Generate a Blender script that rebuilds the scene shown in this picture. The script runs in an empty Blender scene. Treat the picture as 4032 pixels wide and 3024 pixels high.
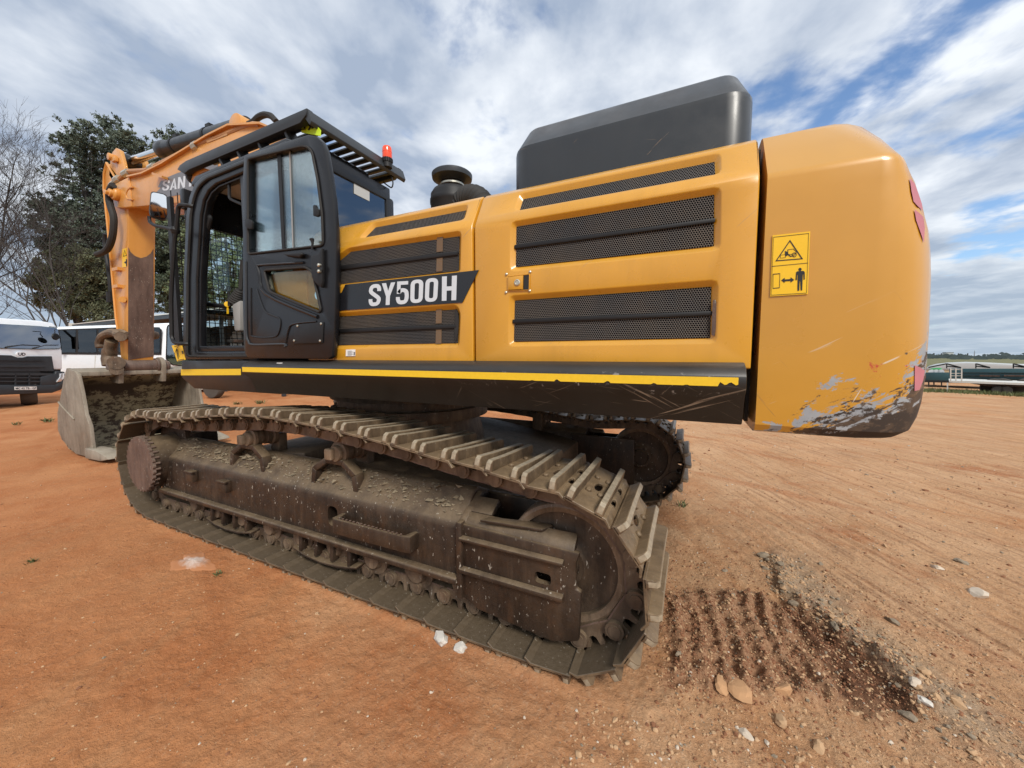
import bpy, bmesh, math, random
import numpy as np
from mathutils import Vector as V, Matrix
random.seed(7); RNG = np.random.default_rng(11)
R = math.radians
scene = bpy.context.scene
COL = scene.collection
# lighting settings
SUNE, SUNA, SUNS, SUNANG, EXPO = 42, 132, 2.3, 15, .37
CL1, CLO, CLR = 1.0, (3.0, 1.0, 0), -17
GAPP, GAPS = (3500, 200), .035
CV0, CV1 = .375, .465
CGREY, CWHITE, CHOR = (3.1, 3.75, 4.85), (7.4, 7.75, 8.2), (3.6, 4.4, 5.2)
SKYMUL = (1.25, 1.35, 1.45)
# ---------------------------------------------------------------- camera survey
F_PX, CX, CY = 1457.0, 2016.0, 1512.0            # phone ultra-wide, in pixels of the 4032 x 3024 photograph
YAW, PIT = R(25.25), R(-4.32)
FW = V((-math.sin(YAW)*math.cos(PIT), math.cos(YAW)*math.cos(PIT), math.sin(PIT)))
RT = V((math.cos(YAW), math.sin(YAW), 0)); UP = RT.cross(FW)
CAM = V((0, 0, 1.6))
ZO = {'A':(600,350,.49729),'B':(1200,600,.49729),'R4':(600,900,.49729),'C':(1900,200,.5425),'D':(1800,700,.5425),'E':(2800,400,.8438),'F':(400,1500,.49729),'G':(1200,1550,.49729),'H':(1700,1800,.5424),'Z1':(0,400,.4521),'Z2':(0,1150,.4521),'T1':(0,1180,.25316),'T2':(380,1250,.2351),'T3':(360,550,.18083),'T4':(660,1050,.24113),'T5':(1900,1550,.40687),'T6':(200,1380,.27125),'R':(3500,1300,.24116),'P':(0,0,1),'Q':(2400,1900,.7378)}
def ray(z, x, y):
    o = ZO[z]; x = o[0]+x*o[2]; y = o[1]+y*o[2]
    return FW + RT*((x-CX)/F_PX) - UP*((y-CY)/F_PX)
def hit(z, x, y, ax, v):
    d = ray(z, x, y); i = 'xyz'.index(ax)
    return CAM + d*((v-CAM[i])/d[i])
def hitp(z, x, y, P0, N):
    d = ray(z, x, y)
    return CAM + d*((P0-CAM).dot(N)/d.dot(N))
def hits(z, pts, ax, v): return [hit(z, a, b, ax, v) for a, b in pts]
def hitd(z, x, y, dep):                            # at a given depth
    return CAM + ray(z, x, y)*dep

# ---------------------------------------------------------------- materials
class NT:
    def __init__(s, name):
        s.m = bpy.data.materials.new(name); s.m.use_nodes = True
        s.t = s.m.node_tree; s.n = s.t.nodes; s.l = s.t.links
        s.b = s.n['Principled BSDF']; s.out = s.n['Material Output']
        s._oc = None
    def oc(s):
        if s._oc is None: s._oc = s.n.new('ShaderNodeTexCoord').outputs['Object']
        return s._oc
    def put(s, sock, v):
        if v is None: return
        if hasattr(v, 'is_output'): s.l.new(v, sock)
        elif isinstance(v, (tuple, list)) and len(v) == 3 and sock.type == 'RGBA': sock.default_value = (*v, 1)
        elif sock.type == 'RGBA' and isinstance(v, (int, float)): sock.default_value = (v, v, v, 1)
        elif sock.type == 'VECTOR' and isinstance(v, (tuple, list)): sock.default_value = v[:3]
        else: sock.default_value = v
    def mapv(s, scale=(1,1,1), loc=(0,0,0), rot=(0,0,0), vec=None):
        n = s.n.new('ShaderNodeMapping'); s.l.new(vec or s.oc(), n.inputs[0])
        n.inputs['Scale'].default_value = scale; n.inputs['Location'].default_value = loc; n.inputs['Rotation'].default_value = rot
        return n.outputs[0]
    def noise(s, scale, det=4, rough=.55, vec=None, dist=0, color=False):
        n = s.n.new('ShaderNodeTexNoise'); s.l.new(vec or s.oc(), n.inputs['Vector'])
        n.inputs['Scale'].default_value = scale; n.inputs['Detail'].default_value = det; n.inputs['Roughness'].default_value = rough
        n.inputs['Distortion'].default_value = dist
        return n.outputs['Color' if color else 'Fac']
    def vor(s, scale, vec=None, feat='F1', out='Distance'):
        n = s.n.new('ShaderNodeTexVoronoi'); n.feature = feat; s.l.new(vec or s.oc(), n.inputs['Vector']); n.inputs['Scale'].default_value = scale
        return n.outputs[out]
    def ramp(s, fac, stops, interp='LINEAR'):
        n = s.n.new('ShaderNodeValToRGB'); s.put(n.inputs[0], fac); cr = n.color_ramp; cr.interpolation = interp
        while len(cr.elements) < len(stops): cr.elements.new(.5)
        for e, (p, c) in zip(cr.elements, stops):
            e.position = p; e.color = (c, c, c, 1) if isinstance(c, (int, float)) else (*c, 1)
        return n.outputs[0]
    def math(s, op, a, b=0.0, clamp=False):
        n = s.n.new('ShaderNodeMath'); n.operation = op; n.use_clamp = clamp; s.put(n.inputs[0], a); s.put(n.inputs[1], b); return n.outputs[0]
    def vmath(s, op, a, b=(0,0,0)):
        n = s.n.new('ShaderNodeVectorMath'); n.operation = op; s.put(n.inputs[0], a); s.put(n.inputs[1], b)
        return n.outputs['Value' if op in ('LENGTH','DOT_PRODUCT') else 'Vector']
    def mix(s, fac, a, b, mode='MIX'):
        n = s.n.new('ShaderNodeMix'); n.data_type = 'RGBA'; n.blend_type = mode
        s.put(n.inputs[0], fac); s.put(n.inputs[6], a); s.put(n.inputs[7], b); return n.outputs[2]
    def sep(s, v):
        n = s.n.new('ShaderNodeSeparateXYZ'); s.l.new(v, n.inputs[0]); return n.outputs
    def comb(s, x, y, z=0.0):
        n = s.n.new('ShaderNodeCombineXYZ'); s.put(n.inputs[0], x); s.put(n.inputs[1], y); s.put(n.inputs[2], z); return n.outputs[0]
    def mr(s, v, a, b, c=0., d=1., smooth=False):
        n = s.n.new('ShaderNodeMapRange'); n.interpolation_type = 'SMOOTHSTEP' if smooth else 'LINEAR'
        s.put(n.inputs[0], v)
        for i, q in enumerate((a, b, c, d)): n.inputs[i+1].default_value = q
        return n.outputs[0]
    def aniso(s, rot, scale, loc=(0,0,0)):       # turn first, then stretch
        return s.mapv(scale, loc, vec=s.mapv(rot=rot))
    def upz(s):
        return s.sep(s.n.new('ShaderNodeNewGeometry').outputs['Normal'])[2]
    def bump(s, h, strength=.3, dist=.01):
        n = s.n.new('ShaderNodeBump'); s.put(n.inputs['Height'], h); n.inputs['Strength'].default_value = strength; n.inputs['Distance'].default_value = dist
        s.l.new(n.outputs[0], s.b.inputs['Normal'])
    def set(s, **k):
        names = dict(base='Base Color', rough='Roughness', metal='Metallic', coat='Coat Weight', coatr='Coat Roughness', spec='Specular IOR Level', alpha='Alpha', em='Emission Color', ems='Emission Strength', trans='Transmission Weight', ior='IOR', sub='Subsurface Weight')
        for a, v in k.items(): s.put(s.b.inputs[names[a]], v)
        return s.m
def simple(name, base, rough=.5, metal=0., var=.12, sc=8., **k):
    t = NT(name); n = t.noise(sc, 5)
    lo = tuple(c*(1-var) for c in base); hi = tuple(min(1, c*(1+var)) for c in base)
    t.set(base=t.mix(n, lo, hi), rough=t.mr(n, .3, .7, max(.03, rough-.06), rough+.08), metal=metal, **k)
    return t.m
M = {}
DUST = (.36, .25, .15)
def paint(name, base, rough=.30, dust=.25, coat=.45):
    t = NT(name); n = t.noise(2.2, 6, .6); f = t.noise(55, 3, .6)
    c = t.mix(t.mr(n, .3, .7), tuple(x*.93 for x in base), tuple(min(1, x*1.05) for x in base))
    up = t.math('MULTIPLY', t.mr(t.upz(), .25, .95), t.mr(t.noise(5, 5), .3, .7))
    sp = t.math('MULTIPLY', t.mr(f, .62, .75), .35)
    run = t.noise(1.0, 5, .6, vec=t.mapv((9, 9, .8))); c = t.mix(t.mr(run, .52, .72, 0, .22), c, tuple(x*.62 for x in base)); c = t.mix(t.mr(t.noise(.9, 4, .6, vec=t.mapv((1, 1, 1), (7, 3, 1))), .5, .7, 0, .22), c, tuple(min(1, x*1.25+.02) for x in base))
    for i, (rot, sc2) in enumerate(((.7, (3, 3, 90)), (-.25, (2.2, 2.2, 110)))):
        sv = t.noise(1.0, 3, .5, vec=t.aniso((0, rot, 0), sc2, (i*5.3, 0, 0)), dist=.2); c = t.mix(t.math('MULTIPLY', t.mr(sv, .735, .75), .6), c, (.30, .2, .12))
    d = t.math('MULTIPLY', t.math('MAXIMUM', up, sp), dust)
    c = t.mix(d, c, DUST)
    t.set(base=c, rough=t.mr(t.noise(9, 5), .3, .7, rough-.08, rough+.1), coat=coat, coatr=.18)
    t.bump(t.noise(260, 2), .02, .002)
    return t.m
YEL = (.60, .292, .020)
M['paint'] = paint('yellow_paint', YEL)
M['boom_paint'] = paint('boom_orange_paint', (.62, .285, .058), .42, .25)
def cw_mat():
    t = NT('scratched_counterweight_paint'); n = t.noise(2, 6)
    base = t.mix(t.mr(n, .3, .7), (.51, .252, .028), (.58, .29, .034))
    x, y, z = t.sep(t.oc())
    # knocked lower edge: bare grey primer and black grime in ragged patches
    low = t.mr(z, 1.62, 1.30); cor = t.mr(x, .25, .62)
    wear = t.math('ADD', t.math('MULTIPLY', t.math('POWER', low, 1.5), .20), t.math('MULTIPLY', t.math('MULTIPLY', t.mr(z, 1.80, 1.34), cor), .275))
    nv = t.noise(7.5, 8, .68, vec=t.aniso((0, .45, 0), (1, 1, 2.3)), dist=.6)
    wear = t.math('ADD', wear, t.math('MULTIPLY', t.math('MULTIPLY', t.mr(x, .70, .82), t.mr(z, 2.02, 1.6)), .17))
    m1 = t.mr(t.math('ADD', nv, wear), .80, .815)
    m2 = t.mr(t.math('ADD', t.noise(11, 8, .7, vec=t.aniso((0, .5, 0), (1, 1, 2.6), (3, 1, 7)), dist=.5), wear), .84, .87)
    c = t.mix(m1, base, t.mix(t.noise(14), (.20, .22, .25), (.40, .41, .42)))
    c = t.mix(m2, c, t.mix(t.noise(30, 6), (.03, .018, .012), (.12, .075, .045)))
    # long thin scratches
    for i, (rot, sc, th) in enumerate(((.5, (3, 3, 60), .70), (-.9, (2.5, 2.5, 75), .715), (1.2, (3, 3, 80), .73))):
        sv = t.noise(1.0, 3, .5, vec=t.aniso((0, rot, 0), sc, (i*3.1, 0, 0)), dist=.25)
        mask = t.math('MULTIPLY', t.mr(sv, th, th+.02), t.math('MULTIPLY', t.mr(t.math('ADD', z, t.math('MULTIPLY', t.noise(4), .3)), 1.95, 1.6), t.mr(x, .22, .5)))
        c = t.mix(mask, c, (.62, .55, .45) if i != 1 else (.1, .08, .07))
    grime = t.mr(t.math('ADD', t.math('ADD', z, t.math('MULTIPLY', t.mr(x, .38, .66), -.12)), t.math('MULTIPLY', t.math('SUBTRACT', t.noise(8, 8, .76, vec=t.aniso((0, .35, 0), (1, 1, 2.2))), .5), .62)), 1.255, 1.236)
    c = t.mix(grime, c, (.035, .022, .015))
    red = t.math('MULTIPLY', t.mr(t.noise(22, 6, .7), .60, .63), t.math('MULTIPLY', t.mr(x, .58, .62), t.math('MULTIPLY', t.mr(z, 1.60, 1.56), t.mr(z, 1.48, 1.5))))
    c = t.mix(red, c, (.45, .03, .03))
    up = t.math('MULTIPLY', t.mr(t.upz(), .3, .95), .3)
    c = t.mix(up, c, DUST)
    t.set(base=c, rough=t.mix(m1, t.mr(n, .3, .7, .24, .4), .75), coat=t.math('MULTIPLY', t.math('SUBTRACT', 1, m1), .4), coatr=.15)
    t.bump(t.math('SUBTRACT', t.math('MULTIPLY', t.noise(3.5, 3), .6), t.math('ADD', m1, m2)), .25, .006)
    return t.m
M['cw'] = cw_mat()
def black_mat():
    t = NT('scuffed_black_steel'); n = t.noise(4, 6)
    x, y, z = t.sep(t.oc())
    c = t.mix(t.mr(n, .3, .7), (.008, .0075, .0075), (.017, .0155, .0145))
    scr = None
    for i, (rot, sc, th) in enumerate(((.35, (2, 2, 55), .64), (-.5, (2, 2, 60), .65), (.9, (3, 3, 40), .68), (-.1, (2, 2, 75), .66))):
        sv = t.noise(1.0, 4, .6, vec=t.aniso((0, rot, 0), sc, (i*2.7, 0, i)), dist=.6)
        mk = t.mr(sv, th, th+.05); scr = mk if scr is None else t.math('MAXIMUM', scr, mk)
    mask = t.math('MULTIPLY', scr, t.math('MULTIPLY', t.mr(x, -1.6, -.2), t.mr(z, 1.5, 1.44)))
    c = t.mix(mask, c, t.mix(t.noise(20), (.09, .055, .035), (.34, .29, .23)))
    ch = t.math('MULTIPLY', t.mr(t.noise(26, 5, .7), .61, .65), t.math('MULTIPLY', t.mr(x, -1.5, -.2), t.math('MULTIPLY', t.mr(z, 1.53, 1.50), t.mr(z, 1.42, 1.47))))
    c = t.mix(ch, c, (.42, .4, .38))
    c = t.mix(t.math('MULTIPLY', t.mr(t.upz(), .2, .9), .2), c, (.11, .095, .08))
    t.set(base=c, rough=t.mr(n, .3, .7, .3, .5), spec=.5)
    t.bump(t.noise(40, 4), .06, .004)
    return t.m
M['black'] = black_mat()
M['cabblack'] = simple('cab_black_paint', (.0095, .010, .012), .3, var=.3, coat=.12, coatr=.2, spec=.35)
M['greybox'] = paint('dark_grey_paint', (.017, .020, .024), .36, .10, .2)
M['satin'] = simple('satin_grey_steel', (.034, .039, .045), .42, var=.2, spec=.4)
M['plastic'] = simple('black_plastic', (.012, .012, .013), .5, var=.25, spec=.35)
M['rubber'] = simple('black_rubber', (.022, .021, .02), .75, var=.3)
M['innerblack'] = simple('dark_interior', (.012, .012, .013), .7)
def hexmat(name, bg):
    t = NT(name); x, y, z = t.sep(t.oc()); s = .0105
    p = t.comb(t.math('MULTIPLY', x, 1/s), t.math('MULTIPLY', z, 1/s))
    S = (1., 1.7320508, 1.); H = (.5, .8660254, .5)
    P1 = t.vmath('ADD', p, (1000., 1000*1.7320508, 0.))
    a = t.vmath('SUBTRACT', t.vmath('MODULO', P1, S), (.5, .8660254, 0.))
    b = t.vmath('SUBTRACT', t.vmath('MODULO', t.vmath('ADD', P1, (.5, .8660254, 0.)), S), (.5, .8660254, 0.))
    d = t.math('MINIMUM', t.vmath('LENGTH', a), t.vmath('LENGTH', b))
    hole = t.mr(d, .40, .45, 1, 0)
    dn = t.noise(3.5, 5)
    met = t.mix(t.mr(dn, .35, .7), (.10, .098, .098), (.17, .14, .11))
    t.set(base=t.mix(hole, met, bg), rough=.5, metal=0, spec=t.math('MULTIPLY', t.math('SUBTRACT', 1, hole), .5))
    t.bump(t.math('MULTIPLY', hole, -1), .5, .003)
    return t.m
M['hex'] = hexmat('perforated_grille', (.006, .006, .007))
def steel_mat(name, c0, c1, dustc, dust, rust=(.10, .045, .02), rough=.6, speck=.5, sc=3., inner=None):
    t = NT(name); n = t.noise(sc, 8, .65); g = t.noise(sc*9, 6, .7)
    c = t.mix(t.mr(n, .35, .68), c0, c1)
    c = t.mix(t.mr(t.noise(sc*2.3, 6, .6, vec=t.mapv((1, 1, .5), (4, 2, 1))), .55, .75, 0, .6), c, rust)
    run = t.noise(1.0, 6, .65, vec=t.mapv((sc*5, sc*5, sc*.9)))
    c = t.mix(t.mr(run, .50, .66, 0, .55), c, tuple(x*.42 for x in c0)); c = t.mix(t.mr(run, .44, .32, 0, .5), c, tuple(min(1, x*1.3) for x in c1))
    up = t.mr(t.upz(), .15, .75)
    dm = t.math('MULTIPLY', up, t.mr(t.noise(5, 7, .7), .33, .58, .30, 1))
    c = t.mix(t.math('MULTIPLY', dm, dust), c, t.mix(g, tuple(x*.72 for x in dustc), dustc))
    if inner:                                             # darker inner side of a shoe
        nz = t.sep(t.n.new('ShaderNodeTexCoord').outputs['Normal'])[2]; c = t.mix(t.math('MULTIPLY', t.mr(nz, -.2, -.7), .88), c, t.mix(g, tuple(x*.55 for x in inner), inner))
    # dried splash specks
    sp = t.mr(t.noise(60, 3, .6, vec=t.mapv((1, 1, .45))), .655, .70)
    sp = t.math('MULTIPLY', sp, t.mr(t.noise(2.6, 3), .38, .55, 0, speck))
    c = t.mix(sp, c, (.42, .38, .32))
    t.set(base=c, rough=t.mr(g, .3, .7, rough-.12, rough+.18), metal=.0, spec=.45)
    t.bump(t.math('ADD', g, t.math('MULTIPLY', t.noise(120, 4), .5)), .35, .006)
    return t.m
M['frame'] = steel_mat('muddy_brown_steel', (.019, .0115, .0075), (.060, .038, .024), (.21, .15, .09), .85, speck=1.0, rough=.48)
M['chain'] = steel_mat('greasy_dark_steel', (.070, .047, .031), (.21, .146, .094), (.27, .195, .12), .7)
M['idler'] = steel_mat('shade_toned_idler_steel', (.040, .026, .017), (.105, .070, .045), (.26, .19, .12), .6, speck=1.6, sc=4.)  # disc kept dark in colour to stand for its shading
M['rim'] = steel_mat('worn_lit_rim_steel', (.11, .075, .048), (.24, .17, .115), (.28, .2, .13), .5, sc=5., rough=.45)  # worn rim, lightened in colour to stand for its lit edge
M['shoe'] = steel_mat('worn_track_steel', (.070, .046, .028), (.215, .148, .086), (.35, .245, .14), .5, (.12, .065, .035), .5, .5, 4., (.105, .078, .050))
M['shoewear'] = simple('polished_wear_steel', (.31, .255, .18), .42, .0, .55, 40)
M['stickface'] = steel_mat('rusty_brown_plate', (.10, .062, .048), (.17, .115, .09), (.2, .16, .11), .3, (.07, .04, .03), .55, .8, 2.)
def bucket_mat():
    t = NT('earth_stained_bucket_steel'); n = t.noise(2.2, 8, .68); g = t.noise(26, 6, .7)
    c = t.mix(t.mr(n, .3, .7), (.27, .23, .15), (.44, .39, .27))
    c = t.mix(t.mr(t.noise(9, 8, .74, vec=t.mapv((1, 1, 1.6))), .49, .55), c, (.075, .05, .034))
    x, y, z = t.sep(t.oc())
    c = t.mix(t.math('MULTIPLY', t.mr(t.math('ADD', t.noise(3.2, 7, .65), t.mr(z, .8, 1.15, 0, .2)), .56, .62), t.math('MULTIPLY', t.mr(y, 2.4, 2.5), t.mr(z, 1.25, 1.1))), c, (.05, .032, .022))
    t.set(base=c, rough=.75); t.bump(g, .3, .01); return t.m
M['bucket'] = bucket_mat()
M['bucketside'] = steel_mat('scoured_bucket_plate', (.20, .165, .125), (.30, .26, .205), (.33, .28, .2), .4, (.19, .14, .1), .6, .5, 2.)
M['chrome'] = simple('chrome_rod', (.75, .77, .78), .12, 1.0, .04)
M['zinc'] = simple('zinc_bolt', (.55, .53, .45), .35, .8, .1)
M['white'] = simple('white_paint', (.84, .88, .91), .35, var=.06, coat=.3)
M['offwhite'] = simple('weathered_white_paint', (.62, .61, .56), .5, var=.15, sc=3)
M['stripe'] = simple('yellow_reflective_tape', (.80, .52, .02), .45, var=.1, sc=60)
M['sticker'] = simple('yellow_sticker', (.85, .52, .012), .4, var=.04)
M['ink'] = simple('black_ink', (.012, .012, .012), .45)
M['letter'] = simple('pale_vinyl_lettering', (.60, .65, .70), .4, var=.05)
M['decal'] = simple('black_vinyl', (.012, .013, .016), .22, var=.2)
M['greydecal'] = simple('grey_vinyl', (.16, .165, .18), .4, var=.1)
M['red'] = simple('faded_red_vinyl', (.46, .16, .19), .5, var=.2)
M['orange'] = simple('orange_lens', (.9, .07, .01), .2, var=.05, coat=.5)
M['lime'] = simple('lime_reflective', (.62, .86, .03), .4, var=.05)
M['cream'] = simple('cream_plate', (.55, .5, .36), .5)
M['consgrey'] = simple('grey_plastic', (.30, .30, .29), .5, var=.08)
M['cardwhite'] = simple('white_label', (.8, .8, .78), .5)
M['pipe'] = simple('brown_oily_pipe', (.42, .20, .075), .4, var=.25)
M['teal'] = simple('teal_blue_paint', (.022, .075, .09), .5, var=.3, sc=2)
M['tarp'] = simple('pale_tarpaulin', (.46, .48, .48), .6, var=.08, sc=1)
M['green'] = simple('green_paint', (.04, .30, .08), .45)
M['tyre'] = simple('dusty_tyre', (.07, .06, .05), .85, var=.3)
M['concrete'] = simple('grey_sheet_roof', (.16, .16, .155), .7, var=.25, sc=1)
M['shedwall'] = simple('dark_shed_wall', (.05, .045, .04), .8, var=.4, sc=1)
M['headlamp'] = simple('clear_headlamp', (.75, .76, .78), .12, .6, .15, 30)
def glass(name, tint, refl=1.0, rough=.02):
    t = NT(name); t.n.remove(t.b)
    tr = t.n.new('ShaderNodeBsdfTransparent'); tr.inputs[0].default_value = (*tint, 1)
    gl = t.n.new('ShaderNodeBsdfGlossy'); gl.inputs['Roughness'].default_value = rough; gl.inputs[0].default_value = (.95, .97, 1, 1)
    fr = t.n.new('ShaderNodeFresnel'); fr.inputs[0].default_value = 1.5
    mx = t.n.new('ShaderNodeMixShader')
    t.l.new(t.math('MULTIPLY', t.math('ADD', fr.outputs[0], .05), refl, True), mx.inputs[0])
    t.l.new(tr.outputs[0], mx.inputs[1]); t.l.new(gl.outputs[0], mx.inputs[2]); t.l.new(mx.outputs[0], t.out.inputs[0])
    return t.m
M['rearglass'] = glass('rear_cab_glass', (.62, .68, .66), 1.6)
M['glass'] = glass('clear_cab_glass', (.84, .91, .90), .6)
M['tintglass'] = glass('tinted_glass', (.50, .56, .55), 1.5)
M['lowglass'] = glass('lower_door_glass', (.78, .78, .66), .22)
M['screen'] = glass('reflective_windscreen', (.35, .44, .45), 3.2)
M['darkglass'] = glass('dark_bus_glass', (.12, .125, .13), .7)
M['mirror'] = simple('mirror_glass', (.8, .82, .84), .03, 1.0, 0.01)

# ---------------------------------------------------------------- mesh builder
M['mud'] = simple('dried_mud', (.24, .19, .125), .9, var=.3, sc=20)
class MB:
    def __init__(s): s.v = []; s.f = []; s.m = []
    def add(s, vs, fs, mi=0):
        o = len(s.v); s.v += [tuple(p) for p in vs]; s.f += [tuple(i+o for i in f) for f in fs]; s.m += [mi]*len(fs); return s
    def prism(s, pts, d, mi=0):
        d = V(d); pts = [V(p) for p in pts]; n = len(pts)
        s.add(pts+[p+d for p in pts], [tuple(range(n)), tuple(range(2*n-1, n-1, -1))]+[(i, (i+1) % n, n+(i+1) % n, n+i) for i in range(n)], mi); return s
    def box(s, c, size, rot=None, mi=0):
        c = V(c); h = V(size)/2; q = []
        for x in (-1, 1):
            for y in (-1, 1):
                for z in (-1, 1):
                    p = V((x*h.x, y*h.y, z*h.z)); q.append(c+(rot @ p if rot else p))
        return s.add(q, [(0,1,3,2),(4,6,7,5),(0,4,5,1),(2,3,7,6),(0,2,6,4),(1,5,7,3)], mi)
    def bar(s, a, b, w, h, upv=(0,0,1), mi=0):         # rectangular bar from a to b
        a, b = V(a), V(b); d = (b-a).normalized(); u = V(upv); l = d.cross(u).normalized()*w/2; u = l.cross(d).normalized()*h/2
        return s.prism([a-l-u, a+l-u, a+l+u, a-l+u], b-a, mi)
    def tube(s, path, r, n=8, mi=0, closed=False, cap=True):
        path = [V(p) for p in path]; k = len(path); rs = r if isinstance(r, (list, tuple)) else [r]*k
        rings = []; nrm = None
        for i in range(k):
            if closed: d = path[(i+1) % k]-path[i-1]
            else: d = path[min(i+1, k-1)]-path[max(i-1, 0)]
            d.normalize()
            if nrm is None: nrm = d.orthogonal().normalized()
            else: nrm = (nrm-d*nrm.dot(d)); nrm = nrm.normalized() if nrm.length > 1e-6 else d.orthogonal().normalized()
            b = d.cross(nrm)
            rings.append([path[i]+(nrm*math.cos(2*math.pi*j/n)+b*math.sin(2*math.pi*j/n))*rs[i] for j in range(n)])
        vs = [p for q in rings for p in q]; fs = []
        for i in range(k if closed else k-1):
            a, b = i*n, ((i+1) % k)*n
            fs += [(a+j, a+(j+1) % n, b+(j+1) % n, b+j) for j in range(n)]
        if cap and not closed: fs += [tuple(range(n-1, -1, -1)), tuple((k-1)*n+j for j in range(n))]
        return s.add(vs, fs, mi)
    def cyl(s, a, b, r, n=24, mi=0, r2=None): return s.tube([a, b], [r, r if r2 is None else r2], n, mi)
    def lathe(s, prof, o, ax, n=32, mi=0, caps=True):     # prof: (radius, height along ax)
        o = V(o); ax = V(ax).normalized(); u = ax.orthogonal().normalized(); w = ax.cross(u); k = len(prof)
        vs = [o+ax*h+(u*math.cos(2*math.pi*j/n)+w*math.sin(2*math.pi*j/n))*r for r, h in prof for j in range(n)]
        fs = [(i*n+j, i*n+(j+1) % n, (i+1)*n+(j+1) % n, (i+1)*n+j) for i in range(k-1) for j in range(n)]
        if caps: fs += [tuple(range(n-1, -1, -1)), tuple((k-1)*n+j for j in range(n))]
        return s.add(vs, fs, mi)
    def ring(s, outer, inner, d, mi=0):                    # frame between two loops of equal length, with thickness d
        d = V(d); n = len(outer); O = [V(p) for p in outer]; I = [V(p) for p in inner]
        vs = O+I+[p+d for p in O]+[p+d for p in I]; fs = []
        for i in range(n):
            j = (i+1) % n
            fs += [(i, j, n+j, n+i), (2*n+j, 2*n+i, 3*n+i, 3*n+j), (j, i, 2*n+i, 2*n+j), (n+i, n+j, 3*n+j, 3*n+i)]
        return s.add(vs, fs, mi)
    def mesh(s, name, mats, bevel=0, seg=2, ang=32, bang=None):
        me = bpy.data.meshes.new(name); me.from_pydata(s.v, [], s.f)
        for i, q in enumerate(s.m): me.polygons[i].material_index = q
        bm = bmesh.new(); bm.from_mesh(me)
        bmesh.ops.recalc_face_normals(bm, faces=bm.faces)
        if bevel:
            es = [e for e in bm.edges if len(e.link_faces) == 2 and e.calc_face_angle(0) > R(bang or 30)]
            bmesh.ops.bevel(bm, geom=es, offset=bevel, segments=seg, profile=.5, affect='EDGES', clamp_overlap=True)
        bm.to_mesh(me); bm.free()
        for m in (mats if isinstance(mats, (list, tuple)) else [mats]): me.materials.append(m)
        me.polygons.foreach_set('use_smooth', [True]*len(me.polygons)); me.set_sharp_from_angle(angle=R(ang)); me.update()
        return me
    def build(s, name, mats, parent=None, **k):
        return link(name, s.mesh(name, mats, **k), parent)
def link(name, me, parent=None, loc=None):
    o = bpy.data.objects.new(name, me); COL.objects.link(o)
    if parent is not None:
        o.parent = parent
        if parent.type == 'EMPTY': o.matrix_parent_inverse = Matrix.Translation(-parent.location)
    if loc is not None: o.location = loc
    return o
def tag(o, label=None, cat=None, group=None, kind=None):
    if label: o['label'] = label
    if cat: o['category'] = cat
    if group: o['group'] = group
    if kind: o['kind'] = kind
    return o
def empty(name, loc, label, cat, group=None):
    o = bpy.data.objects.new(name, None); COL.objects.link(o); o.location = loc; o.empty_display_size = .3
    return tag(o, label, cat, group)
def boolean(me, cutters, name):
    """cut a list of meshes out of a mesh, return the new mesh"""
    a = bpy.data.objects.new('tmp', me); COL.objects.link(a); tmp = [a]
    for c in cutters:
        b = bpy.data.objects.new('tmp', c); COL.objects.link(b); tmp.append(b)
        md = a.modifiers.new('b', 'BOOLEAN'); md.object = b; md.operation = 'DIFFERENCE'; md.solver = 'EXACT'
    dg = bpy.context.evaluated_depsgraph_get(); dg.update()
    out = bpy.data.meshes.new_from_object(a.evaluated_get(dg)); out.name = name
    for o in tmp: bpy.data.objects.remove(o)
    return out
def finish(me, bevel=0, seg=2, ang=32, bang=30):
    bm = bmesh.new(); bm.from_mesh(me); bmesh.ops.remove_doubles(bm, verts=bm.verts, dist=1e-5)
    if bevel:
        es = [e for e in bm.edges if len(e.link_faces) == 2 and e.calc_face_angle(0) > R(bang)]
        bmesh.ops.bevel(bm, geom=es, offset=bevel, segments=seg, profile=.5, affect='EDGES', clamp_overlap=True)
    bm.to_mesh(me); bm.free()
    me.polygons.foreach_set('use_smooth', [True]*len(me.polygons)); me.set_sharp_from_angle(angle=R(ang)); return me
def lerp(a, b, t): return a+(b-a)*t
def text_quad(mb, txt, bl, br, tr, tl, n, bold=.02, shear=0., depth=.002, mi=0, spacing=1.0):
    """lettering fitted to a quad on a real surface, n = outward normal"""
    cu = bpy.data.curves.new('t', 'FONT'); cu.body = txt; cu.offset = bold; cu.shear = shear; cu.space_character = spacing; cu.resolution_u = 3
    o = bpy.data.objects.new('t', cu); COL.objects.link(o); dg = bpy.context.evaluated_depsgraph_get(); dg.update()
    me = bpy.data.meshes.new_from_object(o.evaluated_get(dg)); bpy.data.objects.remove(o)
    c = np.array([v.co[:2] for v in me.vertices]); lo = c.min(0); sz = np.ptp(c, 0)
    bl, br, tr, tl, n = map(V, (bl, br, tr, tl, n)); q = []
    for x, y in (c-lo)/sz: q.append(lerp(lerp(bl, br, x), lerp(tl, tr, x), y)+n*depth)
    mb.add(q, [tuple(p.vertices) for p in me.polygons], mi); bpy.data.meshes.remove(me)
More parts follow.
